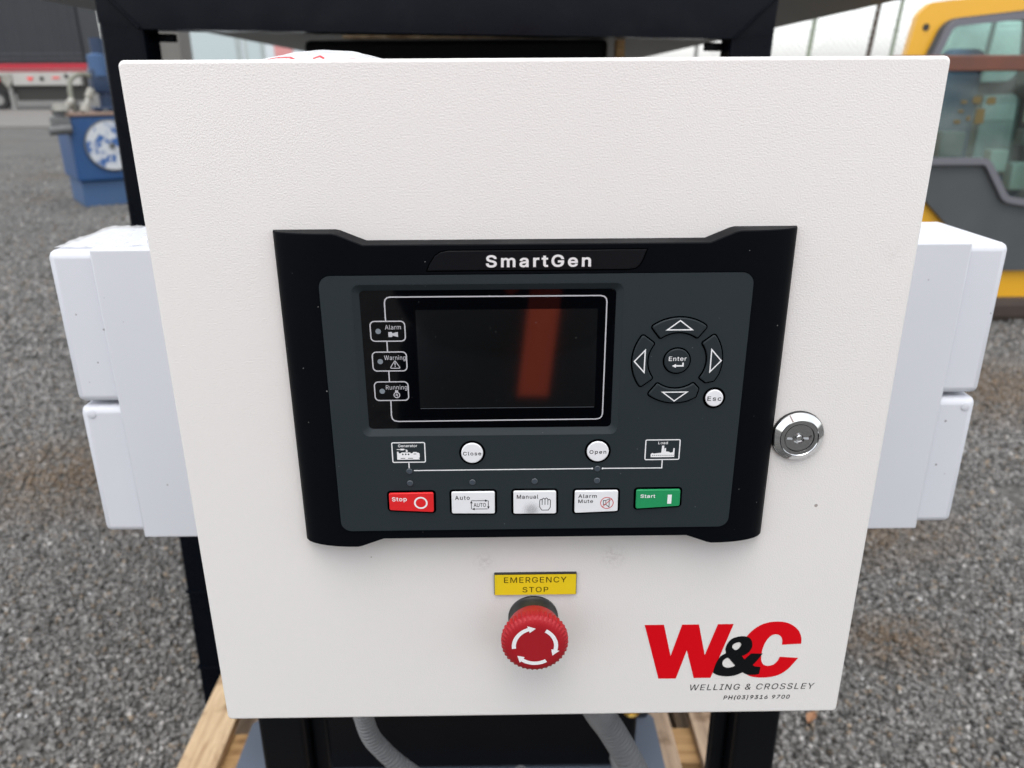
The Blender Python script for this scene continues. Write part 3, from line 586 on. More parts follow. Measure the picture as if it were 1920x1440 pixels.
def text(name, s, x0, z0, x1, z1, y, m, parent, bold=0.0, spacing=1.0, shear=0.0):
    """lettering fitted to a box in mm on the door plane: z0 is the baseline, z1 the cap height; bold in 1/1000 em"""
    pen = 0; loops = []
    for ch in s:
        adv, cs = GLYPHS[ch]
        for c in cs:
            loops.append([(pen + c[i] + shear * c[i + 1], c[i + 1]) for i in range(0, len(c), 2)])
        pen += adv + (spacing - 1.0) * 600
    if bold:
        big = max(loops, key=lambda l: abs(area2(l)))
        if area2(big) < 0: loops = [l[::-1] for l in loops]
        loops = [grow(l, bold) for l in loops]
    pts, eds = [], []
    for lp in loops:
        k = len(pts); pts += [Vector((q[0] * .001, q[1] * .001)) for q in lp]
        eds += [(k + i, k + (i + 1) % len(lp)) for i in range(len(lp))]
    vv, _, ff = delaunay_2d_cdt(pts, eds, [], 0, 1e-5)[:3]
    co = np.array([(v.x, v.y, 0) for v in vv])
    tri = np.array([f for f in ff if len(f) == 3]); cen = co[tri].mean(1)
    wind = np.zeros(len(tri))
    for lp in loops:      # winding number of each triangle's centre
        q = np.array(lp) * .001
        dx = q[None, :, 0] - cen[:, None, 0]; dy = q[None, :, 1] - cen[:, None, 1]
        th = np.arctan2(dy, dx); d = np.diff(np.concatenate([th, th[:, :1]], 1), axis=1)
        wind += ((d + np.pi) % (2 * np.pi) - np.pi).sum(1)
    keep = tri[np.abs(wind) > 3]
    c = co[keep]; ar = np.cross(c[:, 1, :2] - c[:, 0, :2], c[:, 2, :2] - c[:, 0, :2])
    keep[ar < 0] = keep[ar < 0][:, ::-1]
    me = bpy.data.meshes.new(name); me.from_pydata(co.tolist(), [], keep.tolist())
    ex = bold * .001
    lo, hi = co[:, 0].min(), co[:, 0].max()
    X = x0 + (co[:, 0] - lo) * (x1 - x0) / (hi - lo); Z = z0 + (co[:, 1] + ex) * (z1 - z0) / (CAP_H * .001 + 2 * ex)
    me.vertices.foreach_set('co', np.stack([X * MM, np.full(len(X), y), Z * MM], 1).ravel())
    me.name = name; me.materials.clear(); me.update()
    return link(name, me, m, parent)

def lathe(name, prof, cx, cz, m, parent, n=48, ripple=None, angle=35):
    """profile [(radius_mm, y_m)] turned about an axis along Y through (cx, cz) mm"""
    bm = bmesh.new(); rings = []
    for k, (r, y) in enumerate(prof):
        ring = []
        for i in range(n):
            t = 2 * math.pi * i / n
            rr = r + (ripple[1] * (0.5 + 0.5 * math.cos(ripple[2] * t)) if ripple and k in ripple[0] else 0)
            ring.append(bm.verts.new(((cx + rr * math.cos(t)) * MM, y, (cz + rr * math.sin(t)) * MM)))
        rings.append(ring)
    for a, b in zip(rings, rings[1:]):
        for i in range(n): bm.faces.new((a[i], a[(i + 1) % n], b[(i + 1) % n], b[i]))
    bm.faces.new(rings[-1]); bm.faces.new(rings[0][::-1])
    return from_bm(name, bm, m, parent, angle=angle)

def add_tube(bm, path, rad, n=12, cap=True):
    path = [Vector(p) for p in path]; rings = []
    up = Vector((0.13, 0.97, 0.21)).normalized()
    for i, p in enumerate(path):
        d = (path[min(i + 1, len(path) - 1)] - path[max(i - 1, 0)]).normalized()
        s = d.cross(up).normalized(); t = s.cross(d); up = t
        r = rad[i] if hasattr(rad, '__len__') else rad
        rings.append([bm.verts.new(p + s * (r * math.cos(2 * math.pi * k / n)) + t * (r * math.sin(2 * math.pi * k / n))) for k in range(n)])
    for a, b in zip(rings, rings[1:]):
        for k in range(n): bm.faces.new((a[k], a[(k + 1) % n], b[(k + 1) % n], b[k]))
    if cap: bm.faces.new(rings[0][::-1]); bm.faces.new(rings[-1])

def spline(pts, step):
    """Catmull-Rom through pts, resampled at even steps"""
    P = [Vector(p) for p in pts]; P = [2 * P[0] - P[1]] + P + [2 * P[-1] - P[-2]]
    d = []
    for i in range(1, len(P) - 2):
        for k in range(240):
            t = k / 240; a, b, c, e = P[i - 1], P[i], P[i + 1], P[i + 2]
            d.append(0.5 * ((2 * b) + (c - a) * t + (2 * a - 5 * b + 4 * c - e) * t * t + (3 * b - a - 3 * c + e) * t ** 3))
    d.append(P[-2]); out = [d[0]]; acc = 0
    for a, b in zip(d, d[1:]):
        acc += (b - a).length
        if acc >= step: out.append(b); acc = 0
    return out

def prism(name, pts, y0, y1, m, parent=None, bevel=0.0, holes=None, local=False):
    """polygon in metres in the XZ plane, solid from y0 (front) to y1 (back)"""
    if holes:
        o = flat(name, [[(p[0] * 1000, p[1] * 1000) for p in pts]] + [[(p[0] * 1000, p[1] * 1000) for p in h] for h in holes], y0, m, parent, thick=y1 - y0)
        return o
    bm = bmesh.new(); n = len(pts)
    A = [bm.verts.new((p[0], y0, p[1])) for p in pts]; B = [bm.verts.new((p[0], y1, p[1])) for p in pts]
    fa = bm.faces.new(A); bm.faces.new(B[::-1])
    for i in range(n): bm.faces.new((A[i], B[i], B[(i + 1) % n], A[(i + 1) % n]))
    if bevel: bmesh.ops.bevel(bm, geom=list(fa.edges), offset=bevel, segments=2, profile=0.5, affect='EDGES')
    return from_bm(name, bm, m, parent, local=local)

def structure(o):
    o['kind'] = 'structure'; return o

GROUND = -0.92
# ------------------------------------------------------------------ the setting: gravel yard, concrete strip
bm = bmesh.new()
for q in [(-400, -60, 0), (400, -60, 0), (400, 900, 0), (-400, 900, 0)]: bm.verts.new((q[0], q[1], GROUND))
bm.faces.new(bm.verts)
structure(from_bm('ground', bm, M['gravel'], smooth=False))
bm = bmesh.new()
add_box(bm, -60, 40, 27, 46, GROUND - 0.2, GROUND + 0.05)
structure(from_bm('concrete_road', bm, M['concrete']))

def stones():
    spots = []
    def fill(x0, x1, y0, y1, dens, s0, s1):
        n = int((x1 - x0) * (y1 - y0) * dens)
        x = rng.uniform(x0, x1, n); y = rng.uniform(y0, y1, n); s = rng.uniform(s0, s1, n) ** 1.0
        spots.append(np.stack([x, y, s], 1))
    fill(-2.0, -0.30, 0.66, 2.0, 15000, .0032, .0082)
    fill(-2.9, -0.45, 2.0, 3.4, 7000, .005, .010)
    fill(-4.4, -0.5, 3.4, 5.2, 2200, .007, .013)
    fill(-6.4, -0.8, 5.2, 7.2, 700, .008, .015)
    fill(-7.6, -1.2, 7.2, 10.5, 260, .008, .016)
    fill(-11.0, -2.4, 10.5, 16.0, 60, .010, .018)
    fill(0.15, 1.65, 0.60, 2.0, 15000, .0032, .0082)
    fill(0.3, 2.6, 2.0, 3.4, 7000, .005, .010)
    fill(1.2, 4.0, 3.4, 5.2, 1600, .007, .013)
    S = np.concatenate(spots); n = len(S)
    cube = np.array([(x, y, z) for x in (-1, 1) for y in (-1, 1) for z in (-1, 1)], float)
    faces = np.array([(0, 1, 3, 2), (4, 6, 7, 5), (0, 4, 5, 1), (2, 3, 7, 6), (0, 2, 6, 4), (1, 5, 7, 3)])
    V = np.repeat(cube[None], n, 0) * rng.uniform(0.45, 0.85, (n, 8, 3)) * rng.uniform(0.6, 1.15, (n, 1, 3))
    # random rotation per stone
    q = rng.normal(size=(n, 4)); q /= np.linalg.norm(q, axis=1, keepdims=True)
    w, x, y, z = q.T
    Rm = np.stack([1 - 2 * (y * y + z * z), 2 * (x * y - z * w), 2 * (x * z + y * w), 2 * (x * y + z * w), 1 - 2 * (x * x + z * z), 2 * (y * z - x * w), 2 * (x * z - y * w), 2 * (y * z + x * w), 1 - 2 * (x * x + y * y)], 1).reshape(n, 3, 3)
    V = np.einsum('nij,nkj->nki', Rm, V) * S[:, None, 2:3]
    V += np.stack([S[:, 0], S[:, 1], GROUND + S[:, 2] * rng.uniform(0.1, 0.75, n)], 1)[:, None, :]
    F = (faces[None] + (np.arange(n) * 8)[:, None, None]).reshape(-1, 4)
    me = bpy.data.meshes.new('gravel_stones')
    me.vertices.add(n * 8); me.vertices.foreach_set('co', V.reshape(-1))
    me.loops.add(len(F) * 4); me.loops.foreach_set('vertex_index', F.reshape(-1).astype(np.int32))
    me.polygons.add(len(F)); me.polygons.foreach_set('loop_start', (np.arange(len(F)) * 4).astype(np.int32))
    me.update(calc_edges=True)
    g = np.clip(rng.normal(0.168, 0.060, n), 0.03, 0.42)
    hue = rng.uniform(0, 1, n)
    c = np.stack([g, g * 0.975, g * 0.935], 1)
    br = hue > 0.93; c[br] *= np.array([1.15, 0.95, 0.74])
    pale = hue < 0.035; c[pale] = np.clip(c[pale] * 2.0, 0, 0.5)
    # muddy patches with fallen leaf litter
    for (px, py, pr) in ((-1.55, 2.15, .30), (-1.1, 1.9, .15), (1.05, 1.75, .22), (.95, 1.2, .1), (2.2, 2.9, .4)):
        d = np.hypot((S[:, 0] - px) / 1.5, S[:, 1] - py) / pr
        k = np.clip(1.3 - d, 0, 1)[:, None] * rng.uniform(0.3, 1, (n, 1))
        c = c * (1 - k) + np.array([0.15, 0.105, 0.066]) * k
    at = me.attributes.new('tint', 'FLOAT_COLOR', 'POINT')
    at.data.foreach_set('color', np.repeat(np.concatenate([c, np.ones((n, 1))], 1), 8, 0).reshape(-1))
    o = link('gravel_stones', me, M['stone'])
    o['kind'] = 'stuff'; o['label'] = 'loose grey crushed rock covering the yard'
stones()

# a few fallen leaves at the right of the stand
def leaf(x, y, a, col, L):
    m = M.setdefault('leaf%s' % str(col), mat('dead_leaf', col, 0.7))
    bm = bmesh.new(); prev = None; rot = Matrix.Rotation(a, 3, 'Z')
    for t, w in ((0, .0), (.25, .75), (.5, 1), (.8, .6), (1, 0)):
        cur = [bm.verts.new(Vector((x, y, GROUND + 0.012)) + rot @ Vector(((t - .5) * L, s * w * L * .22, .004 * math.sin(t * 5) + abs(s) * .004))) for s in (-1, 0, 1)]
        if prev:
            for k in (0, 1): bm.faces.new((prev[k], prev[k + 1], cur[k + 1], cur[k]))
        prev = cur
    return from_bm('fallen_leaf', bm, m, smooth=False)
tag(leaf(.645, .94, .9, (0.30, 0.15, 0.075), .05), 'orange fallen leaf on the gravel right of the cabinet bottom corner', 'leaf')

# ------------------------------------------------------------------ far background: trailer, shed, pillar, fence
TY = 48.0
tr = thing('curtain_trailer', 'long trailer with charcoal curtain side and red rail at far left', 'trailer', (-22, TY, GROUND))
k = TY + .41
bmc = bmesh.new()
n = 60
for i in range(n + 1):
    x = -36 + 12.6 * i / n
    dy = 0.05 * math.sin(i * 2.1) + 0.03 * math.sin(i * 0.7)
    bmc.verts.new((x, TY + dy, 1.52)); bmc.verts.new((x, TY + dy, 6.2))
bmc.verts.ensure_lookup_table()
for i in range(n): bmc.faces.new((bmc.verts[2 * i], bmc.verts[2 * i + 2], bmc.verts[2 * i + 3], bmc.verts[2 * i + 1]))
from_bm('curtain', bmc, M['curtain'], tr)
box('cargo_box', -36, -23.4, TY + .2, TY + 2.6, 1.3, 6.2, M['curtain'], tr)
for zz in (1.75, 2.0):
    box('curtain_seam', -36, -23.4, TY - .10, TY - .07, zz, zz + .02, M['cab_seal'], tr)
box('side_rail', -36, -23.3, TY - .15, TY + .1, 1.22, 1.50, M['red_rail'], tr, bevel=.03)
box('lower_rail', -36, -23.3, TY - .06, TY + .1, 1.07, 1.20, M['red_rail'], tr, bevel=.03)
lk = box('pallet_locker', -27.6, -23.75, TY - .1, TY + 1.2, .36, 1.06, M['trailer_box'], tr, bevel=.03)
for (a, b, c, d) in ((-26.75, -26.35, .58, .80), (-25.3, -24.9, .72, .80), (-29.0, -28.3, .55, .9)):
    prism('reflector', [(a, d), (b, d), ((a + b) / 2, c)] if b - a < .5 and d - c > .2 else [(a, c), (b, c), (b, d), (a, d)], TY - .14, TY - .11, M['reflector'], lk)
for (a, c) in ((-25.9, .72), (-24.5, .84)):
    prism('locker_latch', [(p[0] / 1000 + a, p[1] / 1000 + c) for p in circle(0, 0, 120, 12)], TY - .14, TY - .11, M['chassis'], lk)
box('chassis_beam', -36, -23.3, TY + .2, TY + 1.4, -.1, .9, M['chassis'], tr)
for x in (-28.6, -30.1, -31.6):
    bm = bmesh.new()
    ring0 = [bm.verts.new((x + .52 * math.cos(t), TY, -.4 + .52 * math.sin(t))) for t in np.linspace(0, 2 * math.pi, 28, endpoint=False)]
    ring1 = [bm.verts.new((v.co.x, TY + .35, v.co.z)) for v in ring0]
    bm.faces.new(ring0); bm.faces.new(ring1[::-1])
    for i in range(28): bm.faces.new((ring0[i], ring1[i], ring1[(i + 1) % 28], ring0[(i + 1) % 28]))
    w = from_bm('wheel', bm, M['tyre'], tr)
    bm = bmesh.new(); bm.faces.new([bm.verts.new((x + .27 * math.cos(t), TY - .02, -.4 + .27 * math.sin(t))) for t in np.linspace(0, 2 * math.pi, 20, endpoint=False)])
    from_bm('rim', bm, M['galv'], w)
prism('mud_flap', [(-28.15, 1.0), (-27.55, 1.0), (-27.55, .6), (-27.85, .2), (-28.15, .6)], TY - .16, TY - .12, M['chip_white'] if False else M['pale_metal'], tr)
box('landing_leg', -27.9, -27.7, TY - .1, TY + .1, GROUND, .3, M['galv'], tr)
box('underrun_skirt', -27.6, -23.4, TY + .1, TY + .2, -.45, .30, M['chassis'], tr)

pl = tag(box('concrete_pillar', -6.36, -5.72, 15, 15.6, GROUND, 2.6, M['concrete'], bevel=.03), 'grey concrete pillar seen through the gap above the cabinet', 'pillar')
sh = thing('site_office', 'pale blue site office seen through the gap above the cabinet', 'building', (-5.5, 20, GROUND))
box('wall', -8.0, -3.0, 20, 23, GROUND, 3.2, M['shed'], sh)
wf = box('window', -7.45, -6.15, 19.95, 20.02, .72, 2.2, M['shed_frame'], sh)
box('pane', -7.36, -6.24, 19.93, 19.94, .8, 2.1, M['shed_glass'], wf)
wf = box('window', -6.05, -5.6, 19.95, 20.02, .72, 2.2, M['shed_frame'], sh)
box('pane', -5.98, -5.67, 19.93, 19.94, .8, 2.1, M['shed_glass'], wf)
for x in (-5.35, -4.55):
    box('red_panel', x, x + .42, 19.95, 19.99, .2, 1.9, M['shed_red'], sh)
box('trim', -8.0, -3.0, 19.96, 19.995, .58, .64, M['shed_frame'], sh)

fe = thing('chain_link_fence', 'tall chain link fence with wires at right behind the cabinet', 'fence', (4, 9, GROUND))
FY = 10.0
for (x, lean, m, w) in ((3.72, .10, 'post_green', .055), (4.45, .12, 'post_brown', .06), (4.73, .10, 'post_green', .05), (2.35, .05, 'galv', .05), (1.4, 0, 'galv', .07), (5.9, .1, 'galv', .06)):
    bm = bmesh.new(); add_tube(bm, [(x - .05, FY, GROUND), (x, FY, .6), (x + lean, FY, 1.9)], w / 2, 10)
    from_bm('post', bm, M[m], fe)
bm = bmesh.new()
for i in range(60):   # woven mesh up to z = 0.93
    x = 2.3 + i * .075
    add_bar(bm, (x, FY - .02, GROUND + .1), (x + 1.75, FY - .02, .95), .004)
    add_bar(bm, (x + 1.75, FY - .02, GROUND + .1), (x, FY - .02, .95), .004)
o = from_bm('woven_mesh', bm, M['wire'], fe, smooth=False); o['kind'] = 'stuff'
for z in (.96, 1.06, 1.16, 1.26, 1.4):
    bm = bmesh.new(); add_tube(bm, [(1.0, FY - .02, z - .04), (3.7, FY - .03, z), (8, FY - .02, z + .05)], .004, 5)
    from_bm('strand_wire', bm, M['wire'], fe)

# ------------------------------------------------------------------ blue hydraulic power unit (left)
ax, ay = -4.76, 8.78
A = R(35)
bu = thing('hydraulic_power_unit', 'worn blue hydraulic power unit with white round cover on the gravel', 'machine', (ax, ay, GROUND), (0, 0, A))
# local frame: x runs along the front to the right, -y is the front
box('plinth', .03, 1.3, .06, .9, 0, .28, M['blue_paint_dull'], bu, bevel=.01, local=True)
box('tank', 0, 1.35, 0, .98, .283, .985, M['blue_paint'], bu, bevel=.03, seg=3, local=True)
box('tank_lip', -.02, 1.37, -.02, 1.0, .988, 1.02, M['rust_lip'], bu, bevel=.004, local=True)
def local_disc(name, cx, cz, r, y0, y1, m, par, n=36):
    bm = bmesh.new()
    a = [bm.verts.new((cx + r * math.cos(2 * math.pi * i / n), y0, cz + r * math.sin(2 * math.pi * i / n))) for i in range(n)]
    b = [bm.verts.new((v.co.x, y1, v.co.z)) for v in a]
    bm.faces.new(a); bm.faces.new(b[::-1])
    for i in range(n): bm.faces.new((a[i], b[i], b[(i + 1) % n], a[(i + 1) % n]))
    return from_bm(name, bm, m, par, local=True)
cvr = local_disc('round_cover', .40, .665, .262, -.035, -.004, M['chip_white'], bu)
bm = bmesh.new(); add_tube(bm, [(.40 + .268 * math.cos(t), -.02, .665 + .268 * math.sin(t)) for t in np.linspace(0, 2 * math.pi, 41)], .012, 8, False)
from_bm('cover_rim', bm, M['grime'], cvr, local=True)
local_disc('cover_bolt', .40, .665, .03, -.06, -.034, M['grime'], cvr, 10)
local_disc('drain_plug', .55, .13, .035, .03, .058, M['rust_lip'], bu, 12)
# filler and valve at the left corner
bm = bmesh.new()
add_box(bm, -.16, .03, -.05, .1, .80, .99, .02)
add_tube(bm, [(-.06, .02, .99), (-.06, .02, 1.05), (-.03, .02, 1.09)], [.06, .075, .05], 12)
add_tube(bm, [(-.2, -.06, .84), (.02, -.06, .86)], .05, 12)
from_bm('filler_valve', bm, M['grime'], bu, local=True)
bm = bmesh.new(); add_tube(bm, [(-.05, 0, 1.05), (-.05, 0, 1.12)], [.075, .055], 12)
from_bm('filler_cap', bm, M['pale_metal'], bu, local=True)
bm = bmesh.new()
add_tube(bm, [(.50, .4, 1.02), (.50, .4, 1.80)], .075, 16)
add_box(bm, .37, .64, .3, .55, 1.22, 1.48, .02)
from_bm('motor', bm, M['motor_blue'], bu, local=True)
bm = bmesh.new(); add_tube(bm, [(.47, .38, 1.4), (.47, .38, 1.62), (.47, .38, 1.64)], [.10, .10, .05], 14)
from_bm('motor_cap', bm, M['blue_paint_dull'], bu, local=True)
bm = bmesh.new(); add_tube(bm, spline([(.13, .25, 1.02), (.12, .25, 1.2), (.15, .27, 1.36), (.27, .30, 1.42), (.42, .36, 1.38)], .03), .026, 10)
from_bm('hose', bm, M['hose'], bu, local=True)
for (p, q, r0, r1, mm) in (((-.02, .12, 1.02), (.12, .2, 1.15), .05, .035, 'pale_metal'), ((.20, .12, 1.02), (.33, .2, 1.26), .05, .03, 'pale_metal'), ((.80, .3, 1.02), (.80, .3, 1.22), .06, .06, 'grime'), ((.95, .35, 1.02), (.90, .4, 1.35), .035, .02, 'pale_metal'), ((.18, .5, 1.02), (.18, .5, 1.14), .04, .04, 'grime')):
    bm = bmesh.new(); P_, Q_ = Vector(p), Vector(q)
    add_tube(bm, [P_, P_.lerp(Q_, .3), P_.lerp(Q_, .32), P_.lerp(Q_, .62), P_.lerp(Q_, .64), Q_], [r0, r0, r1, r1, r0 * .9, r0 * .8], 10)
    from_bm('pump_fitting', bm, M[mm], bu, local=True)
bm = bmesh.new(); add_box(bm, .34, .68, .22, .60, 1.03, 1.07, .008); from_bm('motor_foot', bm, M['motor_blue'], bu, local=True)
for x in (.40, .95, 1.22):
    bm = bmesh.new(); add_box(bm, x, x + .05, .1, .14, 1.02, 1.05, .004); from_bm('lid_bolt', bm, M['grime'], bu, local=True)

# ------------------------------------------------------------------ yellow excavator cab (right)
cb = thing('excavator_cab', 'yellow excavator cab with grey door and green tinted glass behind the cabinet at right', 'excavator', (2.7, 4.3, GROUND))
CY = 4.0
win_up = round_poly([(2.16, -.02), (2.205, .50), (2.26, .655), (2.95, .72), (2.95, -.26), (2.72, -.22), (2.58, -.02)], [.03, .05, .06, .06, .05, .07, .06])
shell = [(1.80, -.82), (2.03, .30), (2.075, .50), (2.105, .70), (2.16, .755), (3.35, .87), (3.45, -.82)]
door_o = round_poly([(2.10, -.05), (2.17, .50), (2.235, .675), (3.02, .755), (3.10, -.62), (2.76, -.62), (2.52, -.44)], [.05, .1, .1, .08, .08, .08, .05])
prism('cab_wall', round_poly(shell, [.05, .1, .1, .06, .05, .1, .1]), CY, CY + .05, M['cab_yellow'], cb, holes=[round_poly([(2.14, -.03), (2.19, .50), (2.25, .65), (2.96, .72), (2.96, -.27), (2.72, -.23), (2.57, -.03)], .05)])
prism('cab_door', door_o, CY - .03, CY - .004, M['cab_grey'], cb, holes=[win_up])
sl = ribbon(win_up, 34 * MM, True)
prism('window_seal', sl[0], CY - .055, CY - .032, M['cab_seal'], cb, holes=[sl[1]])
gl = bmesh.new(); gl.faces.new([gl.verts.new((p[0], CY - .015, p[1])) for p in win_up]); from_bm('window_glass', gl, M['cab_glass'], cb, smooth=False)
# rear wall with the second window, roof, floor and far side
BY = CY + 1.15
rear = [(2.72, -.8), (2.72, .30), (2.78, .84), (4.3, .95), (4.3, -.8)]
rw = round_poly([(2.80, .36), (2.87, .78), (3.36, .80), (3.42, .38)], .09)
rw2 = round_poly([(2.80, -.12), (2.80, .28), (3.44, .30), (3.46, -.18)], .05)
prism('rear_wall', rear, BY, BY + .05, M['cab_dark'], cb, holes=[rw, rw2])
for q in (rw, rw2):
    gl = bmesh.new(); gl.faces.new([gl.verts.new((p[0], BY + .02, p[1])) for p in q]); from_bm('rear_glass', gl, M['cab_glass'], cb, smooth=False)
bm = bmesh.new()
vv = [bm.verts.new(p) for p in ((1.95, CY + .06, -.8), (2.14, CY + .06, .72), (2.76, BY - .01, .82), (2.715, BY - .01, -.8))]
bm.faces.new(vv); bmesh.ops.solidify(bm, geom=bm.faces[:], thickness=.03)
from_bm('cab_side', bm, M['cab_yellow'], cb)
box('cab_roof', 2.72, 3.6, CY + .053, BY - .003, .74, .80, M['cab_dark'], cb)
box('cab_floor', 2.70, 3.6, CY + .053, BY - .003, -.80, -.72, M['cab_dark'], cb)
box('cab_side', 3.5, 3.55, CY + .053, BY - .003, -.72, .74, M['cab_dark'], cb)
box('seat_back', 2.62, 2.86, CY + .62, CY + .74, -.15, .56, M['cab_seat'], cb, bevel=.05, seg=3)
box('seat_cushion', 2.5, 3.0, CY + .25, CY + .62, -.28, -.15, M['cab_seat'], cb, bevel=.04, seg=3)
box('trim_panel', 2.84, 3.1, CY + .98, CY + 1.1, -.1, .30, M['cab_tan'], cb, bevel=.02)
for (x0, x1, z0, z1, mm) in ((2.86, 2.97, -.20, -.05, 'cab_pale'), (2.72, 2.82, -.1, .02, 'cab_pale'), (2.90, 2.98, .16, .34, 'cab_pale'), (2.88, 3.05, .04, .13, 'cab_dark'), (2.82, 3.0, .36, .44, 'cab_dark'), (2.42, 2.56, -.02, .12, 'cab_dark')):
    box('cab_block', x0, x1, CY + .16, CY + .24, z0, z1, M[mm], cb, bevel=.01)  # the pale blocks are put in to imitate reflections in the glass
for i, (x, z, w, h) in enumerate(((2.395, .27, .035, .018), (2.455, .272, .048, .034), (2.53, .266, .05, .036), (2.39, .225, .03, .016), (2.375, .17, .038, .02), (2.44, .185, .022, .024), (2.485, .17, .05, .075))):
    prism('reflected_lettering', round_poly([(x, z), (x + w, z), (x + w * .95, z + h), (x + w * .1, z + h)], .008), CY - .019, CY - .017, M['reflected_lettering'], cb)  # ochre patches on the pane imitate reflected yellow lettering
local = prism('mirror_stain', [(2.36, .63), (2.42, .635), (2.41, .565), (2.35, .56)], CY + .3, CY + .32, M['cab_tan'], cb)
prism('pillar_hole', [(p[0] / 1000 + 2.155, p[1] / 1000 + .64) for p in circle(0, 0, 17, 16)], CY - .004, CY - .001, M['chassis'], cb)
tag(box('rust_brown_bar', 1.55, 3.3, 2.98, 3.03, .420, .480, M['rust_bar'], bevel=.006), 'rust brown flat bar running across in front of the cab window', 'steel bar')
for q in (1.6, 3.3):
    box('bar_post', q - .03, q + .03, 2.985, 3.025, GROUND, .419, M['rust_bar'], bpy.data.objects['rust_brown_bar'])
box('track', 1.6, 4.6, CY - .05, CY + .55, GROUND, GROUND + .14, M['track'], cb, bevel=.04)

# ------------------------------------------------------------------ steel frame with the deck, black machine, pallet
fr = thing('tube_rack', 'tall glossy black square tube frame behind the cabinet', 'frame', (-0.119, 1.0, -0.92), (0, R(1.15), 0))
FW = .07
# local: origin at the foot, z up; the top beam's lower edge is at z = 1.389
def fbox(name, *a, m='frame', bevel=.006): return box(name, *a, M[m], fr, bevel=bevel, seg=3, local=True)
xl, xr = -.574, .522
fbox('post', xl, xl + FW, 0, FW, 0, 1.395)
fbox('post', xr - FW, xr, 0, FW, 0, 1.395)
fbox('post', xl, xl + FW, 2.4, 2.4 + FW, 0, 1.395)
fbox('post', xr - FW, xr, 2.4, 2.4 + FW, 0, 1.395)
# mitred top beam: ends cut at 45 degrees
bm = bmesh.new()
zb, zt = 1.380, 1.452
P0 = [(xl, zt), (xl + .002, zb + .01), (xl + FW, zb + .003), (xr - FW, zb + .003), (xr - .002, zb + .01), (xr, zt)]
a_ = [bm.verts.new((p[0], -.0006, p[1])) for p in P0]; b_ = [bm.verts.new((p[0], FW + .0006, p[1])) for p in P0]
bm.faces.new(a_); bm.faces.new(b_[::-1])
for i in range(len(P0)): bm.faces.new((a_[i], b_[i], b_[(i + 1) % len(P0)], a_[(i + 1) % len(P0)]))
bmesh.ops.bevel(bm, geom=[e for e in bm.edges if abs((e.verts[0].co - e.verts[1].co).x) > .5], offset=.006, segments=3, profile=.5, affect='EDGES')
from_bm('top_beam', bm, M['frame'], fr, local=True)
for s, x in ((1, xl + FW - .004), (-1, xr - FW + .004)):
    bm = bmesh.new(); add_tube(bm, [(x, -.004, zb + .004), (x - s * .062, -.004, zb + .066)], .0022, 6)
    from_bm('mitre_weld', bm, M['frame'], fr, local=True)
fbox('side_beam', xl, xl + FW, FW + .001, 2.399, .28, .33)
fbox('side_beam', xr - FW, xr, FW + .001, 2.399, .28, .33)
fbox('cross_rail', xl + FW, xr - FW, .01, .05, .28, .33)
for z in (.30, .105):
    fbox('post_collar', xl - .003, xl + FW + .003, -.003, FW + .003, z, z + .004, bevel=.0005)
# gusset tabs in the upper corners
for x0, x1 in ((xl + FW, xl + FW + .03), (xr - FW - .03, xr - FW)):
    fbox('corner_tab', x0, x1, .05, .066, zb - .014, zb - .001, bevel=.002)
dk = thing('steel_deck', 'olive grey steel deck resting on top of the black frame', 'deck', (-.13, 2.5, .549), (R(-.5), R(1.0), 0))
box('deck_sheet', -.95, .93, -1.45, 2.7, 0, .012, M['deck'], dk, local=True)
for x in (-.95, .924):
    box('deck_flange', x, x + .006, -1.45, 2.7, .0125, .05, M['deck'], dk, local=True)
for y in (3.0, 3.6):
    box('deck_rib', -.94, .92, y, y + .05, -.03, -.0005, M['deck'], dk, local=True, bevel=.003)

mc = thing('generator_housing', 'matt black generator housing on the timber pallet behind the cabinet', 'generator', (-.1, 1.2, -.745))
box('lower_tank', -.44, .207, .66, 1.9, -.742, -.12, M['housing'], mc, bevel=.008)
box('upper_hood', -.452, .222, 1.5, 3.1, -.11, .478, M['housing'], mc, bevel=.012)
box('pale_strip', -.36, .165, 1.47, 1.53, .4805, .4865, M['pine'], mc)  # thin pale strip along the top front edge of the hood
box('packer_strap', .235, .253, 1.46, 1.5, .30, .474, M['pine_bearer'], mc)
box('rear_panel', -.56, -.50, 2.9, 3.0, -.3, .47, M['housing'], mc)
bs = round_poly([(-.50, .60), (.262, .60), (.262, .778), (.236, .81), (-.47, .81), (-.50, .775)], [.01] * 6)
bm = bmesh.new(); top = [bm.verts.new((p[0], p[1], -.746)) for p in bs]; bot = [bm.verts.new((p[0], p[1], -.764)) for p in bs]
bm.faces.new(top); bm.faces.new(bot[::-1])
for i in range(len(bs)): bm.faces.new((top[i], bot[i], bot[(i + 1) % len(bs)], top[(i + 1) % len(bs)]))
from_bm('base_plate', bm, M['skirt'], mc)
box('base_flange', -.49, .252, .775, .90, -.745, -.70, M['plinth_dark'], mc, bevel=.006)

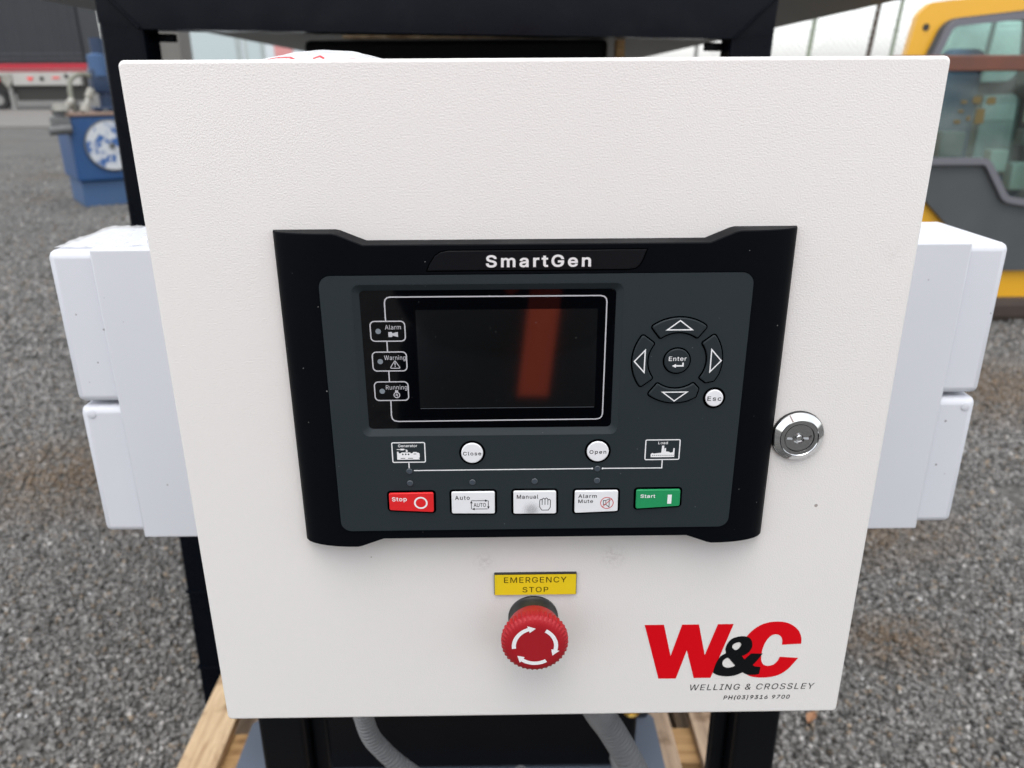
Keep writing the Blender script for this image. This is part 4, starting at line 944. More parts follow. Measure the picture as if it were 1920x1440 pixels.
pa = thing('timber_pallet', 'pale timber pallet under the black machine', 'pallet', (-.09, 1.0, GROUND))
bx = [(-.617, -.545), (-.503, -.40), (-.36, -.26), (-.22, -.12), (-.07, .03), (.07, .17), (.200, .298), (.338, .436)]
for i, (a, b) in enumerate(bx):
    y1 = 1.36 + random.uniform(-.01, .01)
    o = box('deck_board', a, b, .10 + random.uniform(-.02, .02), y1, -.788, -.766 - random.uniform(0, .002), M['pine'] if i < 2 else M['pine_weathered'], pa, bevel=.003)
for y in (.17, .71, 1.22):
    box('bearer', -.615, .434, y, y + .085, -.866, -.7885, M['pine_bearer'], pa, bevel=.003)
for (a, b) in ((-.615, -.515), (-.14, -.04), (.335, .434)):
    box('bottom_board', a, b, .12, 1.34, -.886, -.8665, M['pine_weathered'], pa, bevel=.003)
for (a, b) in ((-.615, -.515), (-.14, -.04), (.335, .434)):
    box('skid_board', a, b, .125, 1.335, GROUND, -.8865, M['pine_weathered'], pa, bevel=.003)

# ------------------------------------------------------------------ cabinet stand
st = thing('cabinet_stand', 'satin black two legged stand carrying the white cabinet', 'stand', (0, .315, -.765))
for x0, x1 in ((-.297, -.246), (.241, .292)):
    lg = box('leg', x0, x1, .29, .34, -.764, .30, M['stand'], st, bevel=.005, seg=3)
    box('foot_plate', x0 - .02, x1 + .02, .27, .36, -.7655, -.7595, M['stand'], lg, bevel=.001)
box('cross_rail', -.2455, .2405, .30, .335, .10, .15, M['stand'], st, bevel=.004)
box('cross_rail', -.2455, .2405, .30, .335, -.02, .03, M['stand'], st, bevel=.004)
box('inner_strip', -.2455, -.228, .312, .330, -.74, -.03, M['stand'], st, bevel=.004)
box('inner_strip', .223, .2405, .312, .330, -.74, -.03, M['stand'], st, bevel=.004)

# ------------------------------------------------------------------ white plastic trunking behind the cabinet
def trunk(name, label, x0, x1, y0, y1, z0, z1, m, bevel, group=None):
    o = box(name, x0, x1, y0, y1, z0, z1, m, None, bevel=bevel, seg=4)
    return tag(o, label, 'trunking', group)
t1 = trunk('cable_trunking', 'upper white plastic trunking crossing behind the cabinet', -.357, .3655, .180, .284, .1525, .274, M['duct'], .006, 'white trunking behind the cabinet')
t2 = trunk('cable_trunking', 'lower white plastic trunking crossing behind the cabinet', -.357, .3655, .180, .284, .0335, .149, M['duct'], .006, 'white trunking behind the cabinet')
for o, zz, zs in ((t1, .256, (.174, .236)), (t2, .131, (.052, .14))):
    pass
for x, z in ((-.3475, .1425), (.3565, .1415)):
    lathe('moulding_disc', [(3.6, .1802), (3.6, .1796), (3.2, .1794)], x * 1000, z * 1000, M['duct'], t2, 24)
sv = trunk('trunking_cover', 'smooth white cover plate wrapped round both trunking runs', -.3225, .334, .176, .1795, .0305, .2755, M['duct_sleeve'], .0015)
box('top_fold', -.3225, .334, .17955, .284, .2742, .2757, M['duct_sleeve'], sv, bevel=.0006)
box('bottom_fold', -.3225, .334, .17955, .284, .0306, .0330, M['duct_sleeve'], sv, bevel=.0006)

def film_patch():
    bm = bmesh.new(); r = random.Random(3); nx, ny = 16, 12; g = []
    for j in range(ny + 1):
        row = []
        for i in range(nx + 1):
            u, v = i / nx, j / ny
            x = -.353 + .055 * u + (.012 * r.random() if i == nx else 0); y = .186 + .095 * v
            row.append(bm.verts.new((x, y, .2752 + .0011 * abs(math.sin(9 * u + 5 * v)) * r.random() + (.003 * r.random() if i == nx else 0))))
        g.append(row)
    for j in range(ny):
        for i in range(nx): bm.faces.new((g[j][i], g[j][i + 1], g[j + 1][i + 1], g[j + 1][i]))
    from_bm('protective_film', bm, M['film'], t1, smooth=False)
film_patch()

# ------------------------------------------------------------------ cabinet and its door
cab = thing('control_cabinet', 'square white control cabinet with grained door facing the viewer', 'cabinet', (0, .09, 0))
box('cabinet_body', -.194, .194, .0185, .1755, .006, .394, M['door'], cab, bevel=.003)
dpts = rrect(-200, 200, 0, 400, 3.2, 6)
door = slab('cabinet_door', dpts, .018, 0.0, M['door'], cab, bevel=1.7, seg=5)

# nameplate over the emergency stop
npl = slab('name_plate', rrect(-24.2, 25.9, 95.7, 111.1, .5), 0.0, -.0016, M['plate_edge'], cab, bevel=.15, seg=1)
flat('plate_face', [rrect(-23.9, 25.6, 95.9, 110.4, .4)], -.00175, M['yellow_plate'], npl)
text('plate_lettering', 'EMERGENCY', -18.2, 104.7, 19.7, 108.6, -.00185, M['ink_black'], npl, bold=0, spacing=1.1)
text('plate_lettering', 'STOP', -7.0, 97.8, 8.7, 101.5, -.00185, M['ink_black'], npl, bold=0, spacing=1.1)

# company logo in vinyl
Wp = [(69.5, 71.1), (81.6, 71.1), (87.3, 47.0), (93.0, 71.0), (103.6, 71.0), (109.1, 47.3), (115.5, 71.0), (125.4, 71.0), (114.3, 29.2), (103.4, 29.2), (97.4, 51.3), (91.9, 29.0), (80.6, 29.1)]
flat('logo_letter', [Wp], -.00012, M['logo_red'], cab)
def p8(pts):
    """points measured on the enlarged logo -> mm on the door"""
    out = []
    for (x, y) in pts:
        u = x / 1920; v = y / 1011
        z = 83.05 - 83.0 * v - 0.0 * u
        xx = 57.9 + (69.5 - 57.9) * 0 + 136.5 * u
        out.append((xx, z))
    return out
def arc(cx, cz, rx, rz, a0, a1, n=16):
    return [(cx + rx * math.cos(R(a0 + (a1 - a0) * i / n)), cz + rz * math.sin(R(a0 + (a1 - a0) * i / n))) for i in range(n + 1)]
Cout = arc(153.0, 52.0, 18.2, 20.8, 27, 90, 8) + arc(151.5, 50.5, 19.2, 22.0, 96, 200, 16) + arc(152.2, 49.5, 20.0, 20.6, 205, 270, 9) + arc(152.0, 47.5, 17.5, 18.6, 278, 345, 10)
Cp = [(169.8, 55.2), (169.3, 60.0), (167.0, 65.2), (163.0, 69.3), (157.8, 71.8), (152.0, 72.4), (146.0, 71.5), (140.6, 68.6), (136.2, 64.0), (133.2, 58.2), (131.6, 51.5), (131.5, 45.0), (132.6, 39.0), (135.2, 33.8), (139.6, 30.2), (145.5, 28.9), (151.5, 29.0), (157.5, 30.5), (162.2, 33.8), (165.8, 38.4), (169.2, 44.2), (157.3, 45.2), (156.2, 42.0), (154.5, 39.6), (152.2, 38.4), (149.6, 38.3), (147.2, 39.6), (145.8, 42.6), (145.4, 46.5), (145.6, 51.0), (146.6, 55.8), (148.4, 59.8), (151.0, 62.3), (153.8, 62.6), (156.2, 61.0), (157.4, 58.2), (157.6, 54.6)]
def smooth_closed(pts, sharp, k=4):
    """Catmull-Rom resample of a closed outline, corners in `sharp` kept"""
    n = len(pts); out = []
    for i in range(n):
        p0, p1, p2, p3 = (Vector(pts[(i + j) % n]) for j in (-1, 0, 1, 2))
        if i in sharp: p0 = p1
        if (i + 1) % n in sharp: p3 = p2
        if i in sharp and (i + 1) % n in sharp: out.append(tuple(p1)); continue
        for q in range(k):
            t = q / k
            out.append(tuple(0.5 * ((2 * p1) + (p2 - p0) * t + (2 * p0 - 5 * p1 + 4 * p2 - p3) * t * t + (3 * p1 - p0 - 3 * p2 + p3) * t ** 3)))
    return out
flat('logo_letter', [smooth_closed(Cp, {0, 20, 21, 36})], -.00012, M['logo_red'], cab)
amp = [(133.0, 61.6), (129.2, 61.4), (125.4, 59.8), (122.9, 56.4), (121.9, 52.2), (122.6, 48.6), (119.6, 46.6), (117.6, 43.0), (116.3, 38.6), (115.4, 33.4), (119.2, 31.2), (124.8, 30.3), (130.0, 31.0), (134.6, 33.4), (137.6, 31.6), (142.2, 31.2), (145.4, 31.8), (145.8, 37.4), (142.0, 38.0), (140.6, 39.0), (143.6, 43.6), (146.0, 48.0), (138.6, 48.2), (134.8, 43.6), (133.0, 46.2), (136.4, 48.4), (138.6, 52.4), (138.5, 56.6), (136.6, 60.2)]
ah1 = [(128.0, 56.5), (130.4, 57.0), (131.6, 55.2), (130.6, 52.6), (128.6, 51.0), (126.4, 52.6), (126.2, 54.8)]
ah2 = [(124.2, 45.0), (121.8, 43.6), (120.9, 41.0), (122.0, 38.2), (125.0, 37.2), (128.2, 38.0), (129.2, 39.0), (126.8, 42.0)]
flat('logo_letter', [smooth_closed(amp, {5, 9, 13, 16, 17, 18, 19, 21, 22, 23, 24}), smooth_closed(ah1, set()), smooth_closed(ah2, {6})], -.00024, M['logo_black'], cab)
text('logo_lettering', 'WELLING & CROSSLEY', 101.6, 19.3, 182.6, 23.9, -.00012, M['ink_black'], cab, bold=0, spacing=1.12, shear=.16)
text('logo_lettering', 'PH(03)9316 9700', 124.1, 11.4, 167.6, 14.6, -.00012, M['ink_black'], cab, bold=16, spacing=1.15, shear=.16)

# key lock
LX, LZ = 149.3, 200.6
lk = lathe('door_lock', [(14.9, 0), (14.9, -.0012), (14.6, -.0018)], LX, LZ, M['plate_edge'], cab)
lathe('lock_rim', [(14.3, -.0012), (14.6, -.0018), (14.4, -.0024), (11.2, -.0047), (10.8, -.0048), (10.5, -.0044), (10.5, -.0024)], LX, LZ, M['chrome'], lk, 64, angle=20)
lathe('lock_face', [(10.5, -.0025), (10.5, -.0042), (8.5, -.0043), (8.3, -.0036), (8.3, -.0012)], LX, LZ, M['chrome_dull'], lk, 64, angle=20)
# turnable core with a bow-tie key recess
core = circle(LX, LZ, 8.0, 48)
bow = [(LX - 7.0, LZ - .9), (LX - 6.6, LZ + 1.9), (LX - 2.6, LZ + .9), (LX - 2.9, LZ + 2.6), (LX - .9, LZ + 3.6), (LX + 1.6, LZ + 3.3), (LX + 3.2, LZ + 1.4), (LX + 7.0, LZ + 1.5), (LX + 6.6, LZ - 1.2), (LX + 3.0, LZ - 1.0), (LX + 2.4, LZ - 2.8), (LX, LZ - 3.6), (LX - 2.4, LZ - 2.9), (LX - 3.2, LZ - 1.2)]
o = flat('lock_core', [core, bow], -.0040, M['chrome_dull'], lk, thick=.0016)
flat('lock_recess', [circle(LX, LZ, 8.1, 40)], -.0018, M['lock_dark'], lk)
lathe('lock_pin', [(1.6, -.0018), (1.6, -.0040), (1.3, -.0043)], LX, LZ, M['chrome'], lk, 24)
lathe('lock_sleeve', [(3.0, -.0018), (3.0, -.0030), (2.4, -.0031), (2.4, -.0019)], LX, LZ, M['chrome_dull'], lk, 32)

# ------------------------------------------------------------------ emergency stop button
EX, EZ = -0.4, 79.6
es = thing('emergency_stop', 'red mushroom emergency stop button under the yellow plate', 'button', (EX * MM, 0, EZ * MM))
lathe('collar', [(15.5, 0), (15.5, -.0015), (14.4, -.003), (14.0, -.0095), (11.5, -.010)], EX, EZ - 1.2, M['stop_base'], es)
def estop_head():
    N = 42 * 8
    prof = [(12.5, -.0096), (14.6, -.0100), (15.6, -.0115), (17.0, -.0165), (18.2, -.0208), (18.9, -.0211), (19.0, -.0222), (19.0, -.0252), (18.8, -.0264), (17.8, -.0280), (15.6, -.0290), (12.0, -.0290)]
    return lathe('mushroom_head', prof, EX, EZ, M['stop_red'], es, n=N, ripple=((5, 6, 7, 8), 0.95, 42), angle=28)
hd = estop_head()
def arrow(a0, a1):
    ro, ri = 13.6, 11.2; a = []
    n = 14; head = R(20) * (1 if a1 > a0 else -1)
    a0, a1 = R(a0), R(a1)
    body_end = a1 - head
    T = [a0 + (body_end - a0) * i / n for i in range(n + 1)]
    a = [(EX + ro * math.cos(t), EZ + ro * math.sin(t)) for t in T]
    a.append((EX + 14.9 * math.cos(body_end), EZ + 14.9 * math.sin(body_end)))
    a.append((EX + 12.4 * math.cos(a1), EZ + 12.4 * math.sin(a1)))
    a.append((EX + 9.9 * math.cos(body_end), EZ + 9.9 * math.sin(body_end)))
    a += [(EX + ri * math.cos(t), EZ + ri * math.sin(t)) for t in T[::-1]]
    return a
for a0, a1 in ((188, 88), (60, -34), (-58, -147)):
    flat('turn_arrow', [arrow(a0, a1)], -.02915, M['ink_white'], hd)

# ------------------------------------------------------------------ generator controller
ct = thing('generator_controller', 'black generator control module with keypad and dark display on the white door', 'control panel', (0, 0, .229))
def bezel():
    xs = [-134.6, -134.0, -132, -129, -125, -120, -114, -108, -102.5, -100, -95.5, -87.3, -60, 0, 45.5, 60, 87.6, 95, 100, 102.5, 108, 114, 120, 125, 129, 132, 134.0, 134.6]
    def top(x):
        a = abs(x); return 319.2 if a > 101.5 else 313.4 if a < 87.5 else 313.4 + 5.8 * (a - 87.5) / 14
    def bot(x):
        a = abs(x); return 138.1 if a > 101.5 else 143.4 if a < 87.5 else 143.4 - 5.3 * (a - 87.5) / 14
    def dep(x):
        a = abs(x)
        if a < 104: return -13.0
        t = min(1, (a - 104) / 30.6); return -1.2 - 11.8 * math.sqrt(max(0, 1 - t * t))
    bm = bmesh.new(); cols = []
    for x in xs:
        y = dep(x) * MM; zt, zb = top(x) * MM, bot(x) * MM; r = .0005
        cols.append([bm.verts.new(p) for p in ((x * MM, 0, zt), (x * MM, y + r, zt), (x * MM, y, zt - r), (x * MM, y, zb + r), (x * MM, y + r, zb), (x * MM, 0, zb))])
    mids = {}
    def mid(x):
        if x not in mids: mids[x] = (bm.verts.new((x * MM, -.013, .2940)), bm.verts.new((x * MM, -.013, .2080)))
        return mids[x]
    for k, (a, b) in enumerate(zip(cols, cols[1:])):
        for i in range(5):
            if i == 2 and -96 < xs[k] < 45:      # opening behind the display
                p, q = mid(xs[k]), mid(xs[k + 1])
                bm.faces.new((a[2], b[2], q[0], p[0])); bm.faces.new((p[1], q[1], b[3], a[3]))
            else: bm.faces.new((a[i], b[i], b[i + 1], a[i + 1]))
    bm.faces.new(cols[0]); bm.faces.new(cols[-1][::-1])
    return from_bm('bezel', bm, M['bezel'], ct, angle=25)
bz = bezel()
YF = -.0130
# raised logo strip
ls = [(-55.8, 299.9), (47.0, 299.9)] + [(50.5, 300.6), (52.5, 302.2), (54.2, 305.5), (55.8, 310.4)] + [(-44.5, 310.4), (-48.5, 309.7), (-51.5, 307.6), (-54.2, 303.6)]
flat('logo_strip_groove', ribbon(ls, .55, True), YF - .00008, M['gap'], bz)
slab('logo_strip', offset_poly(ls, -.3), YF + .0004, YF - .0003, M['strip'], bz, bevel=.15, seg=1)
lo = text('logo_lettering', 'SmartGen', -25.7, 301.7, 27.5, 307.9, YF - .0007, M['chrome_ink'], bz, bold=22, spacing=1.18)

mem_out = round_poly([(-110.8, 149.3), (110.8, 149.6), (111.1, 298.0), (-110.9, 297.8)], 6.0, 8)
scr_out = rrect(-94.6, 44.7, 208.6, 293.2, 4.0, 6)
scr_in = rrect(-90.8, 41.0, 212.6, 289.6, 2.2, 6)
groove = flat('faceplate_groove', ribbon(mem_out, .7, True), YF - .0001, M['gap'], ct)
YM = YF - .0007
fp = flat('faceplate', [mem_out, scr_out], YM, M['membrane'], ct, thick=.0006)
bm = bmesh.new()
a_ = [bm.verts.new((p[0] * MM, YM - .0001, p[1] * MM)) for p in scr_out]; b_ = [bm.verts.new((p[0] * MM, YM + .0020, p[1] * MM)) for p in scr_in]
for i in range(len(a_)): bm.faces.new((a_[i], a_[(i + 1) % len(a_)], b_[(i + 1) % len(b_)], b_[i]))
from_bm('display_surround', bm, M['membrane'], ct)
YS = YM - .00005
dsp = flat('display', [offset_poly(scr_in, .15)], YS + .0018, M['glass'], ct)
YS += .0018
flat('lcd', [rrect(-62.6, 31.9, 224.1, 279.3, .3)], YS - .00005, M['lcd'], dsp)
flat('lcd_edge', [rrect(-62.4, 31.6, 224.0, 224.25, .05)], YS - .00009, M['led_ring'], dsp)
YI = YS - .0001
path1 = [(-78.3, 273.4), (-78.3, 283.2), (-77.9, 284.9), (-76.9, 285.9), (-75.2, 286.3), (33.2, 286.2), (35.1, 285.7), (36.1, 284.7), (36.5, 283.0), (36.4, 220.4), (36.0, 218.6), (34.9, 217.4), (33.0, 217.0), (-74.9, 216.7), (-77.0, 217.2), (-78.0, 218.3), (-78.4, 220.3), (-78.2, 229.0)]
flat('border_line', ribbon(path1, .65), YI, M['ink_grey'], dsp)
flat('link_line', ribbon([(-78.3, 262.6), (-78.3, 256.6)], .65), YI, M['ink_grey'], dsp)
flat('link_line', ribbon([(-78.3, 246.0), (-78.3, 239.8)], .65), YI, M['ink_grey'], dsp)
for z0, z1, word, tx in ((262.6, 273.4, 'Alarm', (-78.9, -70.6)), (246.0, 256.6, 'Warning', (-80.3, -69.0)), (229.1, 239.8, 'Running', (-80.4, -69.0))):
    flat('status_box', ribbon(rrect(-86.5, -68.5, z0, z1, 2.2), .6, True), YI - .00002, M['ink_grey'], dsp)
    flat('status_light', [circle(-82.5, (z0 + z1) / 2, 1.45, 24)], YI - .00002, M['led_grey'], dsp)
    text('status_lettering', word, tx[0], z1 - 4.4, tx[1], z1 - 1.95, YI - .00002, M['ink_grey'], dsp, spacing=1.05)
flat('status_symbol', [[(-77.3, 264.9), (-75.3, 264.9), (-75.3, 265.6), (-72.3, 264.9), (-72.3, 267.6), (-75.3, 266.9), (-75.3, 267.6), (-77.3, 267.6)]], YI - .00003, M['ink_grey'], dsp)
tri = [(-77.5, 247.5), (-72.0, 247.5), (-74.75, 251.9)]
flat('status_symbol', ribbon(round_poly(tri, .4, 3), .4, True), YI - .00003, M['ink_grey'], dsp)
flat('status_symbol', [[(-74.95, 249.0), (-74.55, 249.0), (-74.45, 250.8), (-75.05, 250.8)], circle(-74.75, 248.4, .28, 10)], YI - .00003, M['ink_grey'], dsp)
flat('status_symbol', ribbon(circle(-74.8, 232.2, 1.55, 24), .45, True) + [[(-75.6, 233.9), (-74.0, 233.9), (-74.0, 234.9), (-75.6, 234.9)]], YI - .00003, M['ink_grey'], dsp)
flat('status_symbol', ribbon([(-74.6, 233.2), (-75.4, 232.1), (-74.2, 232.1)], .32), YI - .00004, M['ink_grey'], dsp)
flat('status_symbol', ribbon([(-74.5, 232.7), (-74.5, 231.2)], .32), YI - .00005, M['ink_grey'], dsp)

# --- keys
YK = YM - .0002
def key(outline, m, gap=.75, rise=.0011, bev=.45, name='key'):
    k = slab(name, outline, YM - .00005, YM - rise, m, ct, bevel=bev, seg=3)
    flat('key_gap', [offset_poly(outline, gap)], YM - .00012, M['gap'], k)
    return k, YM - rise - .00006
def sector(a0, a1, ri, ro, cut=None):
    cx, cz = 74.6, 250.9
    n = 12
    out = [(cx + ro * math.cos(R(a0 + (a1 - a0) * i / n)), cz + ro * math.sin(R(a0 + (a1 - a0) * i / n))) for i in range(n + 1)]
    inn = [(cx + ri * math.cos(R(a1 + (a0 - a1) * i / n)), cz + ri * math.sin(R(a1 + (a0 - a1) * i / n))) for i in range(n + 1)]
    return out, inn
def sector_key(a0, a1, cut=None):
    o, i = sector(a0, a1, 15.9, 23.7)
    pts = o + i; rad = [0] * len(pts)
    for j in (0, 12, 13, 25): rad[j] = 1.0
    if cut == 'end':      # trimmed beside the Esc key (outer corner at angle a1)
        pts = o[:10] + [(95.0, 239.6), (90.6, 238.6)] + i; rad = [0] * len(pts)
        rad[0] = 1.0; rad[10] = .8; rad[11] = .8; rad[12] = .6; rad[-1] = 1.0
    if cut == 'start':
        pts = [(87.1, 235.0), (85.9, 230.4)] + o[3:] + i; rad = [0] * len(pts)
        rad[0] = .8; rad[1] = .8; rad[10] = 0; rad[11] = 1.0; rad[12] = 1.0; rad[-1] = .8
    return round_poly(pts, rad, 4)
keyL = {}
for nm, a0, a1, cut, t in (('up', 52.5, 127.5, None, [(68.2, 268.2), (81.2, 268.2), (74.7, 273.2)]), ('left', 142.5, 217.5, None, [(51.8, 251), (57.3, 244.8), (57.3, 257.2)]), ('right', 37.5, -37.5, 'end', [(97.8, 251), (92.3, 257.2), (92.3, 244.8)]), ('down', -53, -127.5, 'start', [(81.0, 233.4), (67.9, 233.4), (74.4, 228.3)])):
    o, yy = key(sector_key(a0, a1, cut), M['key'], gap=.8, name='arrow_key')
    flat('arrow_symbol', ribbon(t, .62, True), yy, M['ink_white'], o)
o, yy = key(circle(74.5, 250.9, 6.7), M['key'], gap=.8, name='enter_key')
text('key_lettering', 'Enter', 70.0, 251.1, 79.4, 253.5, yy, M['ink_white'], o, bold=7, spacing=1.08)
flat('key_symbol', [[(71.9, 248.3), (74.0, 247.2), (74.0, 247.9), (78.1, 247.9), (78.1, 250.1), (77.3, 250.1), (77.3, 248.7), (74.0, 248.7), (74.0, 249.4)]], yy, M['ink_white'], o)
for nm, cx, cz, r, g, w, ww, th in (('Esc', 96.1, 229.5, 4.75, 1.35, 7.6, 0, 2.5), ('Open', 34.3, 198.5, 6.0, 1.25, 9.3, 0, 2.15), ('Close', -35.0, 198.3, 6.0, 1.25, 10.0, 0, 2.15)):
    o, yy = key(circle(cx, cz, r), M['key_white'], gap=g, name='round_key')
    text('key_lettering', nm, cx - w / 2, cz - th / 2 - .1, cx + w / 2, cz + th / 2 - .1, yy, M['ink_black'], o, bold=10, spacing=1.15)

def rect_key(pts, m):
    return key(round_poly(pts, 1.0, 4), m, gap=1.25, rise=.0013, bev=.35, name='mode_key')
o, yy = rect_key([(-82.4, 163.3), (-57.5, 161.7), (-57.3, 174.1), (-82.3, 173.9)], M['key_red'])
text('key_lettering', 'Stop', -80.7, 169.1, -72.4, 171.7, yy, M['ink_white'], o, bold=16, spacing=1.1)
flat('key_symbol', ribbon(circle(-64.6, 167.9, 3.35, 36), .95, True), yy, M['ink_white'], o)
o, yy = rect_key([(-47.3, 160.7), (-23.0, 160.4), (-22.9, 174.3), (-47.2, 174.3)], M['key_white'])
text('key_lettering', 'Auto', -45.3, 169.6, -37.0, 172.1, yy, M['ink_black'], o, bold=10, spacing=1.15)
text('key_lettering', 'AUTO', -34.9, 164.9, -28.0, 167.4, yy, M['ink_black'], o, bold=6, spacing=1.02)
for a, b, d in (((-36.2, 168.9), (-28.4, 168.9), (1, 0)), ((-26.6, 168.9), (-26.6, 165.2), (0, -1)), ((-27.0, 163.6), (-34.4, 163.6), (-1, 0)), ((-36.2, 163.6), (-36.2, 167.3), (0, 1))):
    a, b, d = Vector(a), Vector(b), Vector(d); nn = Vector((-d.y, d.x))
    flat('key_symbol', [ribbon([tuple(a), tuple(b)], .35)[0]], yy, M['ink_black'], o)
    flat('key_symbol', [[tuple(b + nn * .75), tuple(b - nn * .75), tuple(b + d * 1.6)]], yy - .00003, M['ink_black'], o)
o, yy = rect_key([(-12.4, 160.1), (11.8, 160.0), (11.6, 174.3), (-12.4, 174.4)], M['key_dirty'])
text('key_lettering', 'Manual', -10.5, 169.8, 1.6, 172.3, yy, M['ink_black'], o, bold=10, spacing=1.1)
hand = [(3.6, 162.4), (7.3, 162.4), (8.4, 164.2), (8.5, 168.4), (8.0, 169.3), (7.2, 169.0), (7.0, 168.4), (6.9, 169.6), (6.2, 170.2), (5.5, 169.6), (5.4, 168.9), (5.2, 169.6), (4.5, 170.1), (3.9, 169.5), (3.8, 168.6), (3.5, 169.3), (2.8, 169.2), (2.4, 168.4), (2.4, 164.4)]
flat('key_symbol', ribbon(hand, .38, True), yy, M['ink_black'], o)
for x in (3.8, 5.4, 7.0): flat('key_symbol', ribbon([(x, 168.8), (x, 165.8)], .35), yy - .00003, M['ink_black'], o)
o, yy = rect_key([(22.2, 160.2), (46.7, 161.1), (46.5, 174.2), (22.2, 174.2)], M['key_white'])
text('key_lettering', 'Alarm', 24.1, 169.9, 34.5, 172.2, yy, M['ink_black'], o, bold=10, spacing=1.12)
text('key_lettering', 'Mute', 24.2, 166.7, 32.5, 168.9, yy, M['ink_black'], o, bold=10, spacing=1.12)
flat('key_symbol', ribbon([(38.4, 165.6), (39.8, 165.6), (41.7, 163.9), (41.7, 169.2), (39.8, 168.1), (38.4, 168.1)], .35, True), yy, M['ink_black'], o)
flat('key_symbol', ribbon([(39.8, 165.7), (39.8, 168.0)], .3), yy - .00003, M['ink_black'], o)
flat('key_symbol', ribbon(circle(40.4, 166.6, 3.55, 32), .38, True), yy - .00004, M['ink_red'], o)
flat('key_symbol', ribbon([(37.9, 164.2), (42.9, 169.0)], .38), yy - .00006, M['ink_red'], o)
o, yy = rect_key([(56.9, 162.5), (81.8, 164.0), (81.6, 174.4), (56.8, 174.4)], M['key_green'])
text('key_lettering', 'Start', 59.2, 169.5, 67.6, 171.7, yy, M['ink_white'], o, bold=16, spacing=1.1)
flat('key_symbol', [[(74.6, 165.6), (76.9, 165.6), (76.9, 171.4), (74.6, 171.4)]], yy, M['ink_white'], o)

# --- indicator lenses, mimic diagram
for (x, z) in ((-70.2, 187.3), (34.5, 187.6), (-70.2, 179.8), (-35.3, 180.0), (-.5, 180.2), (34.5, 180.2)):
    o = lathe('indicator', [(1.7, YM), (1.7, YM - .0003), (1.45, YM - .0005)], x, z, M['led_ring'], ct, 24)
    flat('lens', [circle(x, z, 1.4, 24)], YM - .00056, M['led'], o)
mm_ = flat('mimic_line', ribbon([(-70.2, 192.6), (-70.2, 189.2)], .6), YM - .00005, M['ink_white'], ct)
flat('mimic_line', ribbon([(-67.7, 187.6), (31.4, 187.7)], .6), YM - .00005, M['ink_white'], ct)
flat('mimic_line', [circle(31.6, 187.7, .55, 14)], YM - .00009, M['ink_white'], ct)
flat('mimic_line', ribbon([(37.6, 187.7), (70.4, 187.6), (70.4, 192.6)], .6), YM - .00005, M['ink_white'], ct)
flat('mimic_line', [circle(37.4, 187.7, .55, 14)], YM - .00009, M['ink_white'], ct)
gb = flat('mimic_box', ribbon(rrect(-79.0, -61.0, 192.8, 204.7, .7), .6, True), YM - .00005, M['ink_white'], ct)
text('mimic_lettering', 'Generator', -75.6, 202.0, -65.1, 203.6, YM - .00005, M['ink_white'], gb, bold=8, spacing=1.03)
flat('mimic_symbol', [[(-76.5, 200.4), (-74.4, 200.4), (-74.4, 200.1), (-72.6, 200.1), (-72.6, 200.5), (-70.7, 200.5), (-70.7, 199.7), (-70.2, 199.7), (-71.0, 198.9), (-71.9, 199.7), (-71.3, 199.7), (-71.3, 200.1), (-72.6, 201.1), (-74.4, 201.1), (-74.4, 200.8), (-76.5, 200.8)]], YM - .00005, M['ink_white'], gb)
flat('mimic_symbol', [[(-76.5, 194.4), (-64.1, 194.4), (-64.1, 195.0), (-64.6, 195.0), (-64.6, 195.4), (-64.0, 195.6), (-64.0, 198.0), (-64.7, 198.6), (-65.4, 198.6), (-65.6, 199.0), (-67.6, 199.0), (-67.8, 198.4), (-68.8, 198.2), (-69.2, 198.8), (-74.0, 198.8), (-74.3, 198.3), (-75.4, 198.3), (-75.6, 199.3), (-76.4, 199.3)], [(-73.7, 197.2), (-72.9, 197.2), (-72.9, 198.1), (-73.7, 198.1)], [(-72.1, 197.2), (-71.3, 197.2), (-71.3, 198.1), (-72.1, 198.1)], [(-70.5, 197.2), (-69.7, 197.2), (-69.7, 198.1), (-70.5, 198.1)], [(-67.4, 197.6), (-65.8, 197.6), (-65.8, 198.0), (-67.4, 198.0)], [(-74.6, 195.0), (-72.0, 195.0), (-72.0, 195.4), (-74.6, 195.4)], [(-70.5, 195.0), (-67.8, 195.0), (-67.8, 195.4), (-70.5, 195.4)]], YM - .00005, M['ink_white'], gb)
lb = flat('mimic_box', ribbon(rrect(60.7, 79.6, 192.8, 204.8, .7), .6, True), YM - .00005, M['ink_white'], ct)
text('mimic_lettering', 'Load', 67.6, 202.2, 72.9, 203.8, YM - .00005, M['ink_white'], lb, bold=8, spacing=1.05)
win = [[(64.7 + i * 1.13, 195.1), (65.25 + i * 1.13, 195.1), (65.25 + i * 1.13, 195.6), (64.7 + i * 1.13, 195.6)] for i in range(11)]
flat('mimic_symbol', [[(63.8, 194.3), (76.9, 194.3), (76.9, 199.7), (76.2, 199.7), (76.0, 197.3), (74.9, 196.9), (73.6, 197.6), (72.1, 197.7), (72.1, 199.8), (71.3, 199.8), (71.2, 197.8), (71.0, 201.3), (69.8, 201.3), (69.6, 197.0), (65.6, 196.5), (64.6, 196.9), (63.8, 196.2)]] + win, YM - .00005, M['ink_white'], lb)

